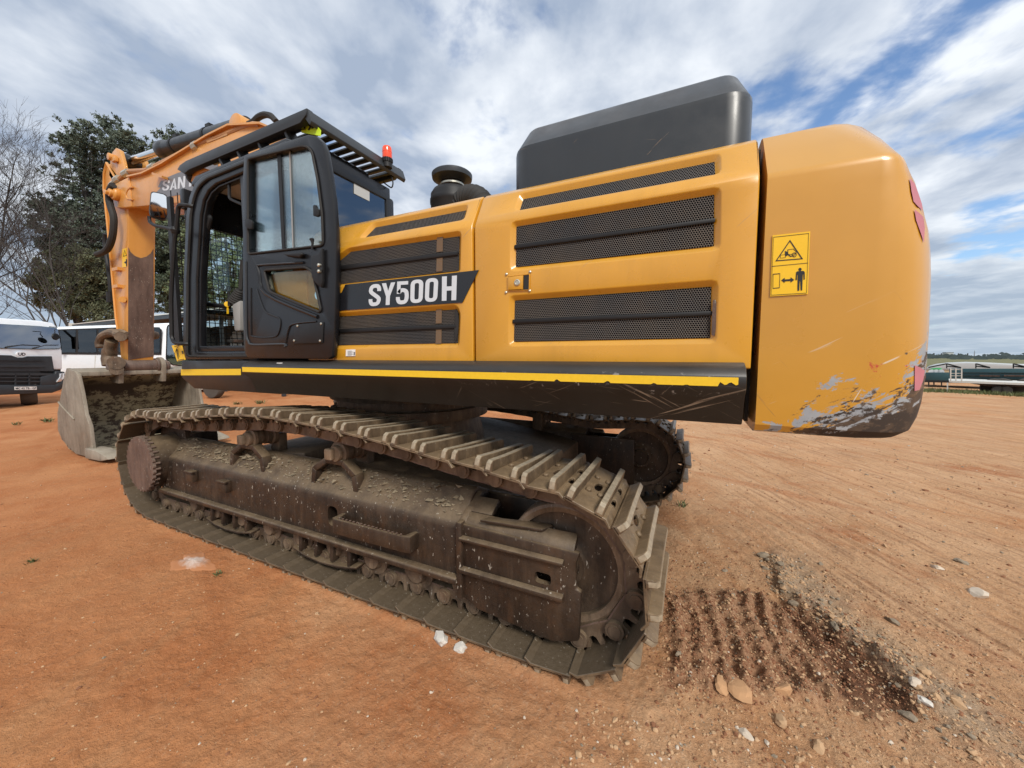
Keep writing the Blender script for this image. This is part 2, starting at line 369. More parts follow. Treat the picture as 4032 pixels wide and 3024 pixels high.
def glyph(mb, ch, bl, br, tr, tl, n, depth=.0015, mi=0):
    """heavy condensed vinyl letter cut from flat pieces and fitted to a quad"""
    W = .53; P = []
    def stroke(pts, w=.168, k=5):
        c = smooth_path([V((x, y, 0)) for x, y in pts], k); L = []; Rr = []
        for i, p in enumerate(c):
            d = (c[min(i+1, len(c)-1)]-c[max(i-1, 0)]).normalized(); m = V((-d.y, d.x, 0))*w/2; L.append(p+m); Rr.append(p-m)
        for i in range(len(c)-1): P.append([L[i], L[i+1], Rr[i+1], Rr[i]])
    def poly(*pts): P.append([V((x, y, 0)) for x, y in pts])
    def rect(x0, y0, x1, y1): poly((x0, y0), (x1, y0), (x1, y1), (x0, y1))
    if ch == '0':
        o = round_poly([V((0, 0, 0)), V((W, 0, 0)), V((W, 1, 0)), V((0, 1, 0))], .24, 6); i_ = round_poly([V((.175, .15, 0)), V((W-.175, .15, 0)), V((W-.175, .85, 0)), V((.175, .85, 0))], .08, 6)
        for j in range(len(o)): P.append([o[j], o[(j+1) % len(o)], i_[(j+1) % len(o)], i_[j]])
    elif ch == 'S': stroke([(.446, .665), (.446, .76), (.39, .885), (.265, .916), (.14, .885), (.084, .77), (.10, .65), (.265, .50), (.43, .35), (.446, .23), (.39, .115), (.265, .084), (.14, .115), (.084, .24), (.084, .335)])
    elif ch == '5': rect(.03, .85, .50, 1); rect(.03, .47, .185, .851); stroke([(.12, .50), (.19, .60), (.30, .615), (.41, .56), (.446, .45), (.446, .25), (.39, .115), (.265, .084), (.14, .115), (.084, .24), (.084, .33)])
    elif ch == 'Y': poly((0, 1), (.17, 1), (.265, .64), (.185, .40)); poly((.53, 1), (.345, .40), (.265, .64), (.36, 1)); poly((.185, 0), (.345, 0), (.345, .40), (.265, .64), (.185, .40))
    elif ch == 'H': rect(0, 0, .175, 1); rect(.355, 0, W, 1); rect(.175, .41, .355, .58)
    elif ch == 'A': poly((0, 0), (.155, 0), (.265, .80), (.265, 1), (.17, 1)); poly((.53, 0), (.36, 1), (.265, 1), (.265, .80), (.375, 0)); poly((.185, .18), (.345, .18), (.328, .32), (.202, .32))
    elif ch == 'N': rect(0, 0, .15, 1); rect(.38, 0, W, 1); poly((.15, 1), (.15, .62), (.38, 0), (.38, .38))
    bl, br, tr, tl, n = map(V, (bl, br, tr, tl, n))
    for k, pc in enumerate(P):
        mb.add([lerp(lerp(bl, br, q.x/W), lerp(tl, tr, q.x/W), q.y)+n*depth for q in pc], [tuple(range(len(pc)))], mi)
def offset2(pts, d):
    """offset a convex 2-D polygon outwards by d"""
    n = len(pts); c = sum((V(p) for p in pts), V((0, 0)))/n; L = []
    for i in range(n):
        a, b = V(pts[i]), V(pts[(i+1) % n]); e = (b-a).normalized(); m = V((e.y, -e.x))
        if m.dot((a+b)/2-c) < 0: m = -m
        L.append((a+m*d, e))
    out = []
    for i in range(n):
        p, e = L[i-1]; q, g = L[i]; cr = e.x*g.y-e.y*g.x
        if abs(cr) < 1e-6: out.append(q); continue
        w = q-p; t = (w.x*g.y-w.y*g.x)/cr; out.append(p+e*t)
    return out
def smooth_path(pts, k=6):
    pts = [V(p) for p in pts]; out = []
    for i in range(len(pts)-1):
        p0 = pts[max(i-1, 0)]; p1 = pts[i]; p2 = pts[i+1]; p3 = pts[min(i+2, len(pts)-1)]
        for j in range(k):
            t = j/k; out.append(.5*((2*p1)+(p2-p0)*t+(2*p0-5*p1+4*p2-p3)*t*t+(3*p1-p0-3*p2+p3)*t**3))
    return out+[pts[-1]]
def round_poly(pts, r, k=4):
    """round the corners of a planar loop"""
    pts = [V(p) for p in pts]; n = len(pts); out = []
    for i in range(n):
        a, b, c = pts[i-1], pts[i], pts[(i+1) % n]
        ri = r[i] if isinstance(r, (list, tuple)) else r
        u = (a-b); w = (c-b); q = min(ri, u.length*.48, w.length*.48)
        if q < 1e-4: out += [b.copy() for _ in range(k+1)]; continue
        p1 = b+u.normalized()*q; p2 = b+w.normalized()*q
        for j in range(k+1):
            t = j/k; out.append((1-t)**2*p1+2*t*(1-t)*b+t*t*p2)
    return out
# ================================================================ EXCAVATOR
YH = 1.85                                     # plane of the hood doors; swing centre at (-2.65, 3.12)
SC = V((-2.65, 3.12, 0))
exc = empty('tracked_excavator', SC, 'huge yellow tracked excavator with open cab door, black skirts and muddy tracks', 'excavator')
def part(mb, name, m, par=None, **k): return mb.build(name, m, par or exc, **k)
def flat(name, m, z, pts, ax, v, n, par, th=.003, off=.002, bevel=0):
    """thin plate whose outline lies on the plane ax = v"""
    n = V(n); P = hits(z, pts, ax, v) if z else [V(p) for p in pts]
    return MB().prism([p+n*off for p in P], n*th).build(name, m, par, bevel=bevel)
NY = V((0, -1, 0))

# ---- hood doors (pressed steel with recessed grilles) -----------------------------------------
ZK, ZT, YT = 2.337, 2.546, 1.97
CH0 = V((0, YH, ZK)); CHU = V((0, YT-YH, ZT-ZK)).normalized(); CHN = V((0, -(ZT-ZK), YT-YH)).normalized()
def pocket_v(pts2, dep=.026, grow=.022):      # cutter on the vertical face: sloped sides, floor at dep
    o = offset2(pts2, grow); a = [V((p.x, YH-.012, p.y)) for p in offset2(pts2, grow*1.5)]; b = [V((p[0], YH+dep, p[1])) for p in pts2]
    a = round_poly(a, .03, 2); b = round_poly(b, .02, 2); n = len(a)
    m = MB(); m.add(a+b, [tuple(range(n)), tuple(range(2*n-1, n-1, -1))]+[(i, (i+1) % n, n+(i+1) % n, n+i) for i in range(n)]); return m.mesh('c', [])
def to_ch(p): return V((p.x, (p-CH0).dot(CHU)))
def fr_ch(q, d): return CH0 + V((1, 0, 0))*q[0] + CHU*q[1] + CHN*d
def pocket_c(pts2, dep=.024, grow=.02):
    a = round_poly([fr_ch(p, .012) for p in offset2(pts2, grow*1.5)], .03, 2); b = round_poly([fr_ch(p, -dep) for p in pts2], .02, 2); n = len(a)
    m = MB(); m.add(a+b, [tuple(range(n)), tuple(range(2*n-1, n-1, -1))]+[(i, (i+1) % n, n+(i+1) % n, n+i) for i in range(n)]); return m.mesh('c', [])
def xz(z, pts): return [V((p.x, p.z)) for p in hits(z, pts, 'y', YH)]
def xc(z, pts): return [to_ch(hitp(z, a, b, CH0, CHN)) for a, b in pts]
def hood(x0, x1, vp, cp, label):
    prof = [V((x0, YH+.002, 1.545)), V((x0, YH, 1.575)), V((x0, YH, ZK-.035)), V((x0, YH+.004, ZK)), V((x0, YH+.022, ZK+.035)), V((x0, YT-.02, ZT-.03)), V((x0, YT+.02, ZT)), V((x0, YT+.35, ZT+.012)), V((x0, YT+.35, 1.545))]
    body = MB().prism(prof, (x1-x0, 0, 0)).mesh('hood_door', M['paint'], bevel=.006, seg=2, bang=50)
    me = boolean(body, [pocket_v(p) for p in vp]+[pocket_c(p) for p in cp], 'hood_door'); finish(me, .005, 2, bang=24)
    return tag(link('hood_door', me, exc), label)
F_v = [xz('B', [(180, 915), (345, 777), (1214, 650), (1207, 935), (180, 1050)]), xz('B', [(180, 1300), (1190, 1236), (1209, 1275), (1200, 1513), (180, 1530)])]
F_c = [xc('B', [(460, 660), (545, 574), (1270, 434), (1246, 516)])]
R_v = [xz('C', [(226, 1568), (231, 1264), (1690, 1024), (1686, 1412)]), xz('D', [(397, 1193), (404, 884), (1854, 779), (1844, 1166)])]
R_c = [xc('C', [(257, 1140), (284, 1053), (1692, 771), (1698, 871)])]
XG = -1.115
hood_f = hood(-2.55, XG-.008, F_v, F_c, 'front hood door with model number band')
hood_r = hood(XG+.008, .246, R_v, R_c, 'rear hood door with locking latch')
for h, vs, cs in ((hood_f, F_v, F_c), (hood_r, R_v, R_c)):
    for p in vs: MB().prism([V((q.x, YH+.022, q.y)) for q in offset2(p, -.003)], (0, .003, 0)).build('grille', M['hex'], h)
    for p in cs: MB().prism([fr_ch(q, -.02) for q in offset2(p, -.003)], -CHN*.003).build('grille', M['hex'], h)
def louvre(h, z, quad):
    P = hits(z, quad, 'y', YH+.012); MB().prism(P, (0, .012, 0)).build('louvre_bar', M['plastic'], h, bevel=.004)
louvre(hood_f, 'B', [(200, 908), (1211, 779), (1211, 812), (200, 942)]); louvre(hood_f, 'B', [(200, 1403), (1204, 1362), (1204, 1393), (200, 1432)])
louvre(hood_r, 'C', [(229, 1408), (1689, 1211), (1688, 1243), (228, 1438)]); louvre(hood_r, 'D', [(400, 1029), (1851, 965), (1849, 998), (399, 1058)])
# bright strips seen behind the mesh of the front door
for q in ([(1047, 672), (1095, 665), (1092, 783), (1044, 789)], [(1045, 838), (1092, 832), (1090, 940), (1042, 946)], [(1040, 1245), (1086, 1242), (1084, 1352), (1038, 1355)], [(1040, 1402), (1084, 1400), (1082, 1515), (1036, 1517)]):
    flat('inner_post', hexmat('grille_over_tan_post', (.20, .12, .06)) if 'gp' not in M else M['gp'], 'B', q, 'y', YH+.0195, NY, hood_f, .0012, 0)
    M['gp'] = bpy.data.materials['grille_over_tan_post']
# black torn seal edges beside the lower grilles
flat('torn_seal', M['rubber'], 'B', [(1195, 1240), (1212, 1262), (1222, 1330), (1218, 1400), (1205, 1470), (1196, 1513), (1188, 1400)], 'y', YH+.016, NY, hood_f, .004, 0)
flat('torn_seal', M['stickface'], 'D', [(1856, 890), (1872, 885), (1884, 905), (1880, 935), (1893, 960), (1886, 975), (1894, 995), (1884, 1060), (1868, 1150), (1846, 1140), (1850, 1010)], 'y', YH+.010, NY, hood_r, .004, 0)
# decal band + lettering
dec = flat('decal', M['decal'], 'B', [(225, 1060), (285, 1052), (262, 1108), (225, 1112)], 'y', YH, NY, hood_f)
dec = flat('decal', M['decal'], 'B', [(325, 1048), (1380, 933), (1252, 1190), (225, 1257), (225, 1180), (240, 1165), (272, 1115), (295, 1113)], 'y', YH, NY, hood_f)
b = MB()
for ch, q in (('S', [(506, 1222), (600, 1212), (608, 1038), (512, 1048)]), ('Y', [(606, 1212), (710, 1205), (718, 1028), (612, 1038)]), ('5', [(722, 1207), (822, 1198), (826, 1018), (728, 1024)]),
              ('0', [(836, 1196), (934, 1188), (942, 1003), (840, 1012)]), ('0', [(951, 1186), (1049, 1180), (1060, 992), (958, 1000)]), ('H', [(1086, 1176), (1200, 1170), (1206, 975), (1088, 984)])):
    glyph(b, ch, *hits('B', q, 'y', YH-.005), NY)
b.build('lettering', M['letter'], dec)
flat('paper_label', M['cardwhite'], 'B', [(330, 1562), (404, 1560), (403, 1612), (329, 1614)], 'y', YH, NY, hood_f)
b = MB()
for k in range(5):
    b.prism(hits('B', [(340, 1572+k*8), (372+(k % 2)*12, 1571+k*8), (372+(k % 2)*12, 1574+k*8), (340, 1575+k*8)], 'y', YH-.0055), NY*.0008)
b.prism(hits('B', [(388, 1580), (398, 1580), (397, 1606), (387, 1606)], 'y', YH-.0055), NY*.0008)
b.build('print', M['greydecal'], hood_f)
# latch
b = MB(); Q = hits('D', [(368, 716), (530, 697), (528, 817), (368, 822)], 'y', YH-.002)
latch = MB().ring(Q, [lerp(p, sum(Q, V())/4, .07) for p in Q], NY*.006).build('latch', M['paint'], hood_r, bevel=.001)
Q2 = hits('D', [(482, 708), (524, 703), (522, 812), (480, 816)], 'y', YH-.004); MB().prism(Q2, (0, .003, 0)).build('latch_recess', M['black'], latch)
Q3 = hits('D', [(374, 722), (482, 709), (480, 810), (373, 816)], 'y', YH-.003); MB().prism(Q3, NY*.009).build('paddle', M['paint'], latch, bevel=.003)
c = hit('D', 437, 761, 'y', YH-.012); MB().lathe([(.017, 0), (.017, .004), (.012, .006), (.010, .003), (.001, .003)], c, NY, 20).build('lock_cylinder', M['zinc'], latch)
for q in ((359, 701), (530, 684), (526, 821), (356, 833)):
    MB().lathe([(.008, 0), (.0075, .004), (.004, .007), (.0005, .008)], hit('D', *q, 'y', YH), NY, 12).build('rivet', M['zinc'], latch)

# hood roof, far side and interior mass of the upper structure
b = MB(); b.box((-1.14, 3.17, 2.525), (2.76, 1.7, .05)); b.box((-1.14, 4.22, 2.03), (2.76, .34, .98)); b.box((-2.50, 3.1, 2.0), (.06, 2.1, .9)); b.box((-3.3, 3.95, 2.0), (1.9, .9, .85))
part(b, 'hood_roof', M['paint'], bevel=.02)
b = MB(); b.box((-1.15, 2.35, 2.03), (2.7, .04, .95)); part(b, 'engine_bay_blocker', M['innerblack'])  # unseen panel added inside the body to block light

# ---- platform frame skirt ----------------------------------------------------------------------
def zz(py, y, px=2342): return hit('P', px, py, 'y', y).z
prof = [(1.90, zz(1420, 1.86)), (1.845, zz(1424, 1.845)), (1.79, zz(1443, 1.79)), (1.768, zz(1468, 1.768)), (1.765, zz(1474, 1.765)), (1.765, zz(1507, 1.765)), (1.772, zz(1522, 1.772)), (1.80, zz(1545, 1.80)), (1.845, zz(1634, 1.845)), (1.99, zz(1634, 1.845))]
xl_t, xl_m, xr = hit('R4', 800, 1050, 'y', 1.845).x, hit('R4', 704, 1140, 'y', 1.765).x, hit('P', 2941, 1500, 'y', 1.765).x
b = MB(); n = len(prof); lft = []
for y, z in prof:
    t = max(0, min(1, (1.86-y)/.095)); lft.append(V((lerp(xl_t, xl_m, t) if z > 1.45 else xl_m+.05, y, z)))
vs = lft+[V((xr, y, z)) for y, z in prof]
b.add(vs, [tuple(range(n)), tuple(range(2*n-1, n-1, -1))]+[(i, (i+1) % n, n+(i+1) % n, n+i) for i in range(n)])
skirt = part(b, 'side_skirt', M['black'], bevel=.006, bang=40)
P = hits('R4', [(230, 1045), (230, 1178), (330, 1266)], 'y', 1.862); pb = hit('P', 1100, 1552, 'y', 1.862); pt = hit('P', 1100, 1420, 'y', 1.862)
front_skirt = part(MB().prism([P[0], P[1], P[2], pb, pt], (0, .14, 0)), 'front_skirt', M['black'], bevel=.008)
flat('reflective_stripe', M['stripe'], 'R4', [(231, 1114), (704, 1110), (704, 1160), (231, 1162)], 'y', 1.862, NY, front_skirt)
# stripe on the long skirt, its rear end torn
b = MB(); zt, zb = zz(1474.5, 1.765), zz(1506, 1.765); NX = 420; X = np.linspace(xl_m+.02, xr-.03, NX); rr = random.Random(3)
def nib(x):
    q = math.sin(x*31)+math.sin(x*53+1)+math.sin(x*97+2)
    return 0 if x < -.75 else max(0, q-1.55+.35*max(0, x+.4))*.010+(.012+.006*math.sin(x*160) if x > xr-.10 else 0)
lo = [V((x, 1.762, zb+nib(x))) for x in X]
up_ = [V((x, 1.762, zt)) for x in X]
b.add(lo+up_, [(i, i+1, NX+i+1, NX+i) for i in range(NX-1)]); b.build('reflective_stripe', M['stripe'], skirt)
flat('paper_label', M['cardwhite'], 'R4', [(1000, 1062), (1045, 1062), (1030, 1092), (986, 1092)], 'y', 1.80, NY, skirt, .002, .012)
b = MB(); b.box((-2.0, 3.12, 1.44), (4.4, 2.3, .22)); b.box((-4.28, 2.5, 1.5), (.2, 1.2, .12))
part(b, 'main_deck', M['black'], bevel=.01)
MB().box((.256, 2.10, 1.9), (.014, .22, 1.2)).build('gap_seal', M['rubber'], hood_r)

# ---- counterweight: lofted casting ---------------------------------------------------------------
def cw_section(z, k, inset, nz=9):
    """plan outline: side, swept rear corner, rear arc, mirrored far side; k = how far the corner sweeps out"""
    x0 = .272; y0 = YH+inset; xc_ = .62-inset*.9; a = .30*k; bb = .50
    pts = [V((x0, y0, z)), V((.42, y0, z)), V((xc_, y0, z))]
    for i in range(1, nz+1):
        th = i/nz*math.pi/2; e = .80
        pts.append(V((xc_+a*math.sin(th)**e, y0+bb*(1-math.cos(th)**e), z)))
    ye = y0+bb
    for i in (1, 2, 3): pts.append(V((xc_+a+.07*math.sin(i/3*math.pi/2), lerp(ye, SC.y, i/3), z)))
    return pts+[V((p.x, 2*SC.y-p.y, p.z)) for p in reversed(pts[:-1])]
def cw_px(sec): return max(CX+F_PX*(p-CAM).dot(RT)/(p-CAM).dot(FW) for p in sec[:len(sec)//2])
def cw_solve(z, px, inset):
    lo_, hi_ = -1.2, 2.2
    for _ in range(40):
        m = (lo_+hi_)/2
        if cw_px(cw_section(z, m, inset)) < px: lo_ = m
        else: hi_ = m
    return (z, lo_, inset)
cw_lv = [cw_solve(*q) for q in ((1.272, 3480, .06), (1.283, 3530, .02), (1.31, 3582, .003), (1.36, 3610, 0), (1.42, 3628, 0), (1.52, 3645, 0), (1.70, 3658, 0), (1.9, 3666, 0), (2.0, 3664, 0), (2.08, 3656, 0), (2.16, 3634, 0), (2.25, 3602, 0), (2.31, 3572, 0), (2.328, 3562, .002), (2.345, 3550, .012), (2.45, 3488, .088), (2.54, 3425, .155), (2.56, 3405, .175), (2.572, 3370, .21))]
secs = [cw_section(*s) for s in cw_lv]; n = len(secs[0]); b = MB()
b.add([p for s in secs for p in s], [(i*n+j, i*n+(j+1) % n, (i+1)*n+(j+1) % n, (i+1)*n+j) for i in range(len(secs)-1) for j in range(n)]+[tuple(range(n)), tuple((len(secs)-1)*n+j for j in range(n))])
cwm = b.mesh('counterweight', M['cw'], ang=26)
cw = link('counterweight', cwm, exc)
from mathutils.bvhtree import BVHTree
def bvh_of(me): return BVHTree.FromPolygons([v.co[:] for v in me.vertices], [tuple(p.vertices) for p in me.polygons])
cwb = bvh_of(cwm)
def cast(bv, z, x, y, off=.003):
    h = bv.ray_cast(CAM, ray(z, x, y).normalized())
    if h[0] is None: return None
    nn = h[1] if h[1].dot(ray(z, x, y)) < 0 else -h[1]
    return h[0]+nn*off
def patch(name, m, z, pts, bv, par):
    Q = [cast(bv, z, *p) for p in pts]; Q = [q for q in Q if q is not None]
    if len(Q) < 3: return
    c = sum(Q, V())/len(Q); MB().add(Q+[c], [(i, (i+1) % len(Q), len(Q)) for i in range(len(Q))]).build(name, m, par)
patch('tail_marking', M['red'], 'E', [(922, 360), (945, 385), (962, 430), (978, 478), (982, 510), (962, 492), (940, 468), (930, 420)], cwb, cw)
patch('tail_marking', M['red'], 'E', [(944, 505), (965, 520), (985, 540), (992, 590), (988, 660), (972, 610), (952, 555)], cwb, cw)
patch('tail_marking', M['red'], 'E', [(946, 1230), (970, 1240), (992, 1255), (985, 1300), (968, 1345), (945, 1350)], cwb, cw)
# warning sticker
st = flat('warning_sticker', M['sticker'], 'E', [(286, 626), (461, 607), (450, 899), (275, 910)], 'y', YH, NY, cw)
b = MB(); ys = YH-.0055
def ink(pts): b.prism(hits('E', pts, 'y', ys), NY*.0008)
def inkring(pts, s):
    P = hits('E', pts, 'y', ys); c = sum(P, V())/len(P); b.ring(P, [lerp(p, c, s) for p in P], NY*.0008)
inkring([(300, 745), (368, 645), (429, 735)], .13)
ink([(283, 768), (452, 752), (452, 754), (283, 770)])
inkring([(289, 804), (322, 801), (320, 870), (288, 873)], .09)
inkring([(291, 632), (456, 614), (446, 894), (280, 904)], .012)
ink([(327, 834), (343, 822), (343, 830), (371, 828), (371, 820), (388, 832), (371, 845), (371, 837), (343, 839), (343, 846)])
P = [hit('E', 415+7.5*math.cos(t*math.pi/6), 783+7.5*math.sin(t*math.pi/6), 'y', ys) for t in range(12)]; b.prism(P, NY*.0008)
ink([(397, 796), (402, 792), (430, 790), (437, 795), (437, 830), (432, 831), (431, 806), (428, 806), (425, 881), (418, 881), (416, 838), (413, 838), (411, 882), (403, 883), (404, 808), (401, 808), (400, 833), (394, 833)])
ink([(345, 697), (353, 700), (362, 712), (372, 720), (390, 716), (390, 719), (370, 725), (358, 716), (350, 722), (345, 716)])
inkring([(357, 690), (385, 687), (398, 700), (398, 712), (357, 714)], .12); inkring([(323, 716), (348, 713), (348, 728), (322, 731)], .12)
P = [hit('E', 388+11*math.cos(t*math.pi/6), 715+11*math.sin(t*math.pi/6), 'y', ys) for t in range(12)]; c = sum(P, V())/12; b.ring(P, [lerp(p, c, .25) for p in P], NY*.0008)
b.build('pictogram', M['ink'], st)

# ---- grey engine cover on top --------------------------------------------------------------------
def rrect(x0, x1, y0, y1, r, z, n=6):
    out = []
    for cx, cy, a0 in ((x0+r, y0+r, 180), (x1-r, y0+r, 270), (x1-r, y1-r, 0), (x0+r, y1-r, 90)):
        for i in range(n+1):
            a = R(a0+90*i/n); out.append(V((cx+r*math.cos(a), cy+r*math.sin(a), z)))
    return out
ex0, ex1, ey0, ey1 = -1.055, .262, 2.2, 3.7
lv = [(2.45, 0), (2.875, 0), (2.90, .004), (2.92, .018), (3.04, .098), (3.055, .114), (3.065, .14)]
secs = [rrect(ex0+i*.62, ex1-i*.62, ey0+i, ey1-i, .13-i*.45, z) for z, i in lv]; n = len(secs[0]); b = MB()
b.add([p for s in secs for p in s], [(i*n+j, i*n+(j+1) % n, (i+1)*n+(j+1) % n, (i+1)*n+j) for i in range(len(secs)-1) for j in range(n)]+[tuple(range(n)), tuple((len(secs)-1)*n+j for j in range(n))])
cover = part(b, 'engine_cover', M['greybox'], ang=25)
for z, x, y in (('C', 1714, 196), ('C', 418, 556)):
    c = hit(z, x, y, 'y', 2.45); c.z = 3.06
    MB().tube([c+V((.038*math.cos(t), 0, .045*math.sin(t))) for t in np.linspace(-.2, math.pi+.2, 12)], .008, 8).build('lifting_eye', M['plastic'], cover)

# ---- air pre-cleaner and intake hose -------------------------------------------------------------
pc = V((-1.76, 2.6, 2.45)); b = MB()
b.lathe([(.172, 0), (.172, .36), (.178, .37), (.178, .40), (.172, .41), (.172, .44), (.150, .475), (.085, .49), (.085, .58)], pc, (0, 0, 1), 40)
pre = part(b, 'air_precleaner', M['plastic'], ang=40)
MB().lathe([(.05, .535), (.11, .54), (.158, .568), (.162, .59), (.162, .602), (.152, .611), (.02, .617)], pc, (0, 0, 1), 40).build('cap', M['satin'], pre, ang=40)
MB().lathe([(.096, .508), (.1, .512), (.1, .524), (.096, .528)], pc, (0, 0, 1), 30).build('clamp_band', M['zinc'], pre)
bb = MB(); nn = V((-.35, -.94, 0)).normalized(); s_ = V((.94, -.35, 0)).normalized(); o_ = pc+nn*.1915+V((0, 0, .27))
def curved(x, z): 
    a = math.atan2(nn.y, nn.x)+x/.172; return pc+V((math.cos(a)*.1735, math.sin(a)*.1735, .27+z))
for k in range(7):
    x0 = -.07+k*.019; bb.add([curved(x0, -.012-.02*(k % 2)), curved(x0+.014, -.012), curved(x0+.014, .012+.01*(k % 3)), curved(x0, .012)], [(0, 1, 2, 3)])
bb.build('label_mark', M['cream'], pre)
path = smooth_path([(-1.67, 2.56, 2.76), (-1.58, 2.53, 2.81), (-1.47, 2.5, 2.775), (-1.38, 2.47, 2.66), (-1.33, 2.45, 2.48)], 12)
b = MB(); b.tube(path, [.092+(.006 if i % 3 == 0 else -.004) for i in range(len(path))], 22); part(b, 'intake_hose', M['rubber'], ang=60)

# ================================================================ CAB
YC = 1.87; XF = hit('P', 717, 1416, 'y', YC).x; XB = -2.6; YB2 = 2.82
outer = hits('R4', [(236, 1040)], 'y', YC)+hits('A', [(243, 1500), (262, 1000), (290, 850), (330, 748), (395, 685), (720, 552)], 'y', YC)
zr = hit('A', 720, 552, 'y', YC).z
outer += [V((XB-.12, YC, zr+.02)), V((XB, YC, zr-.08)), V((XB, YC, 1.575))]
inner = hits('R4', [(345, 990)], 'y', YC)+hits('A', [(348, 1500), (378, 1000), (402, 880), (440, 805), (500, 752), (720, 660)], 'y', YC)
inner += [V((XB-.20, YC, zr-.09)), V((XB-.10, YC, zr-.17)), V((XB-.10, YC, 1.64))]
inner[0] = V((inner[0].x, YC, 1.64))
cab = part(MB().ring(outer, inner, (0, .09, 0)), 'cab', M['cabblack'], bevel=.014, seg=3)
# outer bead of the door seal and stepped inner jamb
lp = round_poly([lerp(a, b2, .45) for a, b2 in zip(outer, inner)], .05, 3)
MB().tube([p+NY*.008 for p in lp], .012, 6, closed=True).build('door_seal', M['rubber'], cab)
lp = [lerp(a, b2, 1.0) for a, b2 in zip(outer, inner)]; c = sum(lp, V())/len(lp)
MB().ring([p+V((0, .02, 0)) for p in lp], [lerp(p, c, .05)+V((0, .02, 0)) for p in lp], (0, .05, 0)).build('door_jamb', M['cabblack'], cab, bevel=.008)
b = MB()      # B pillar, rear lower panel, floor, far side, rear wall, front wall, roof
b.box((-3.30, YC+.05, 2.3), (.09, .07, zr-1.63))
b.box(((XF+XB)/2, 2.345, 1.60), (XB-XF-.02, .86, .05))
b.box(((XF+XB)/2, YB2, 1.85), (XB-XF, .05, .5)); b.box((XF+.03, 2.345, 1.64), (.06, .9, .08))
for x in (XF+.05, -3.4, XB-.05): b.box((x, YB2, 2.4), (.09, .05, 1.4))
b.box((XB+.0, 2.345, 1.93), (.05, .9, .72))
for y in (YC+.05, YB2-.05): b.box((XB, y, 2.65), (.05, .1, .85))
b.box((XB, 2.345, zr-.06), (.05, .86, .12)); b.box((XF+.12, 2.345, zr-.12), (.07, .9, .18))
b.box((XF+.045, YB2-.03, 2.3), (.07, .07, 1.4)); b.box((XF+.03, 2.345, 1.99+.05), (.05, .86, .05))
b.build('cab_shell', M['cabblack'], cab, bevel=.012)
MB().box((-2.88, YC-.005, 1.93), (.72, .05, .62)).build('rear_side_panel', M['paint'], cab, bevel=.02)
b = MB(); b.box((-2.85, YB2-.04, 2.45), (.30, .03, 1.1)); b.box((-3.9, YB2-.045, 1.88), (.85, .03, .46)); b.box((XB-.05, 2.345, 1.95), (.04, .8, .6)); b.prism([V((XF+.5, YC+.12, zr-.075)), V((XB-.06, YC+.12, zr-.075)), V((XB-.06, YB2-.06, zr-.075)), V((XF+.5, YB2-.06, zr-.075))], (0, 0, -.02)); b.build('interior_trim', simple('brightened_interior_trim', (.55, .56, .55), .6), cab, bevel=.02)  # pale colour stands in for the brightness seen through the door glass
rf = [V((XF+.32, YC+.01, zr-.02)), V((XF+.40, YC+.01, zr+.025)), V((XB-.14, YC+.01, zr+.05)), V((XB-.02, YC+.01, zr-.01)), V((XB-.02, YC+.01, zr-.06)), V((XF+.32, YC+.01, zr-.06))]
b = MB(); b.prism(rf, (0, .94, 0)); b.box((-3.0, 2.3, zr+.05), (.7, .6, .06))
b.prism([V((XF+.06, YC+.05, zr-.26)), V((XF+.34, YC+.05, zr-.02)), V((XF+.40, YC+.05, zr-.05)), V((XF+.14, YC+.05, zr-.34))], (0, .86, 0))
b.build('roof', M['cabblack'], cab, bevel=.02, seg=3)
MB().prism([V((XF+.06, YC+.09, 1.66)), V((XF+.06, YB2-.05, 1.66)), V((XF+.06, YB2-.05, zr-.16)), V((XF+.06, YC+.09, zr-.16))], (.008, 0, 0)).build('windscreen', M['glass'], cab)
# rounded black border of the windscreen
o_ = [V((XF+.075, YC+.06, 1.62)), V((XF+.075, YB2-.02, 1.62)), V((XF+.075, YB2-.02, zr-.1)), V((XF+.075, YC+.06, zr-.1))]
i_ = [V((XF+.075, YC+.10, 1.68)), V((XF+.075, YB2-.08, 1.68)), V((XF+.075, YB2-.08, zr-.2)), V((XF+.075, YC+.10, zr-.2))]
MB().ring(round_poly(o_, .01, 5), round_poly(i_, .16, 5), (.03, 0, 0)).build('windscreen_frame', M['rubber'], cab)
for nm, P, d, m in (('rear_window', [(XB, YC+.09, 2.28), (XB, YB2-.09, 2.28), (XB, YB2-.09, zr-.11), (XB, YC+.09, zr-.11)], (.01, 0, 0), 'rearglass'),
                    ('side_window', [(XF+.1, YB2, 2.08), (XB-.09, YB2, 2.08), (XB-.09, YB2, zr-.1), (XF+.1, YB2, zr-.1)], (0, .01, 0), 'glass'),
                    ('quarter_window', [(-3.26, YC+.05, 2.24), (XB-.1, YC+.05, 2.24), (XB-.1, YC+.05, zr-.17), (-3.26, YC+.05, zr-.09)], (0, .008, 0), 'glass')):
    MB().prism([V(p) for p in P], d).build(nm, M[m], cab)
c4 = hits('A', [(1595, 745), (1718, 808), (1718, 890), (1595, 828)], 'x', XB+.0125); MB().prism(c4, (.002, 0, 0)).build('window_label', M['tarp'], cab)
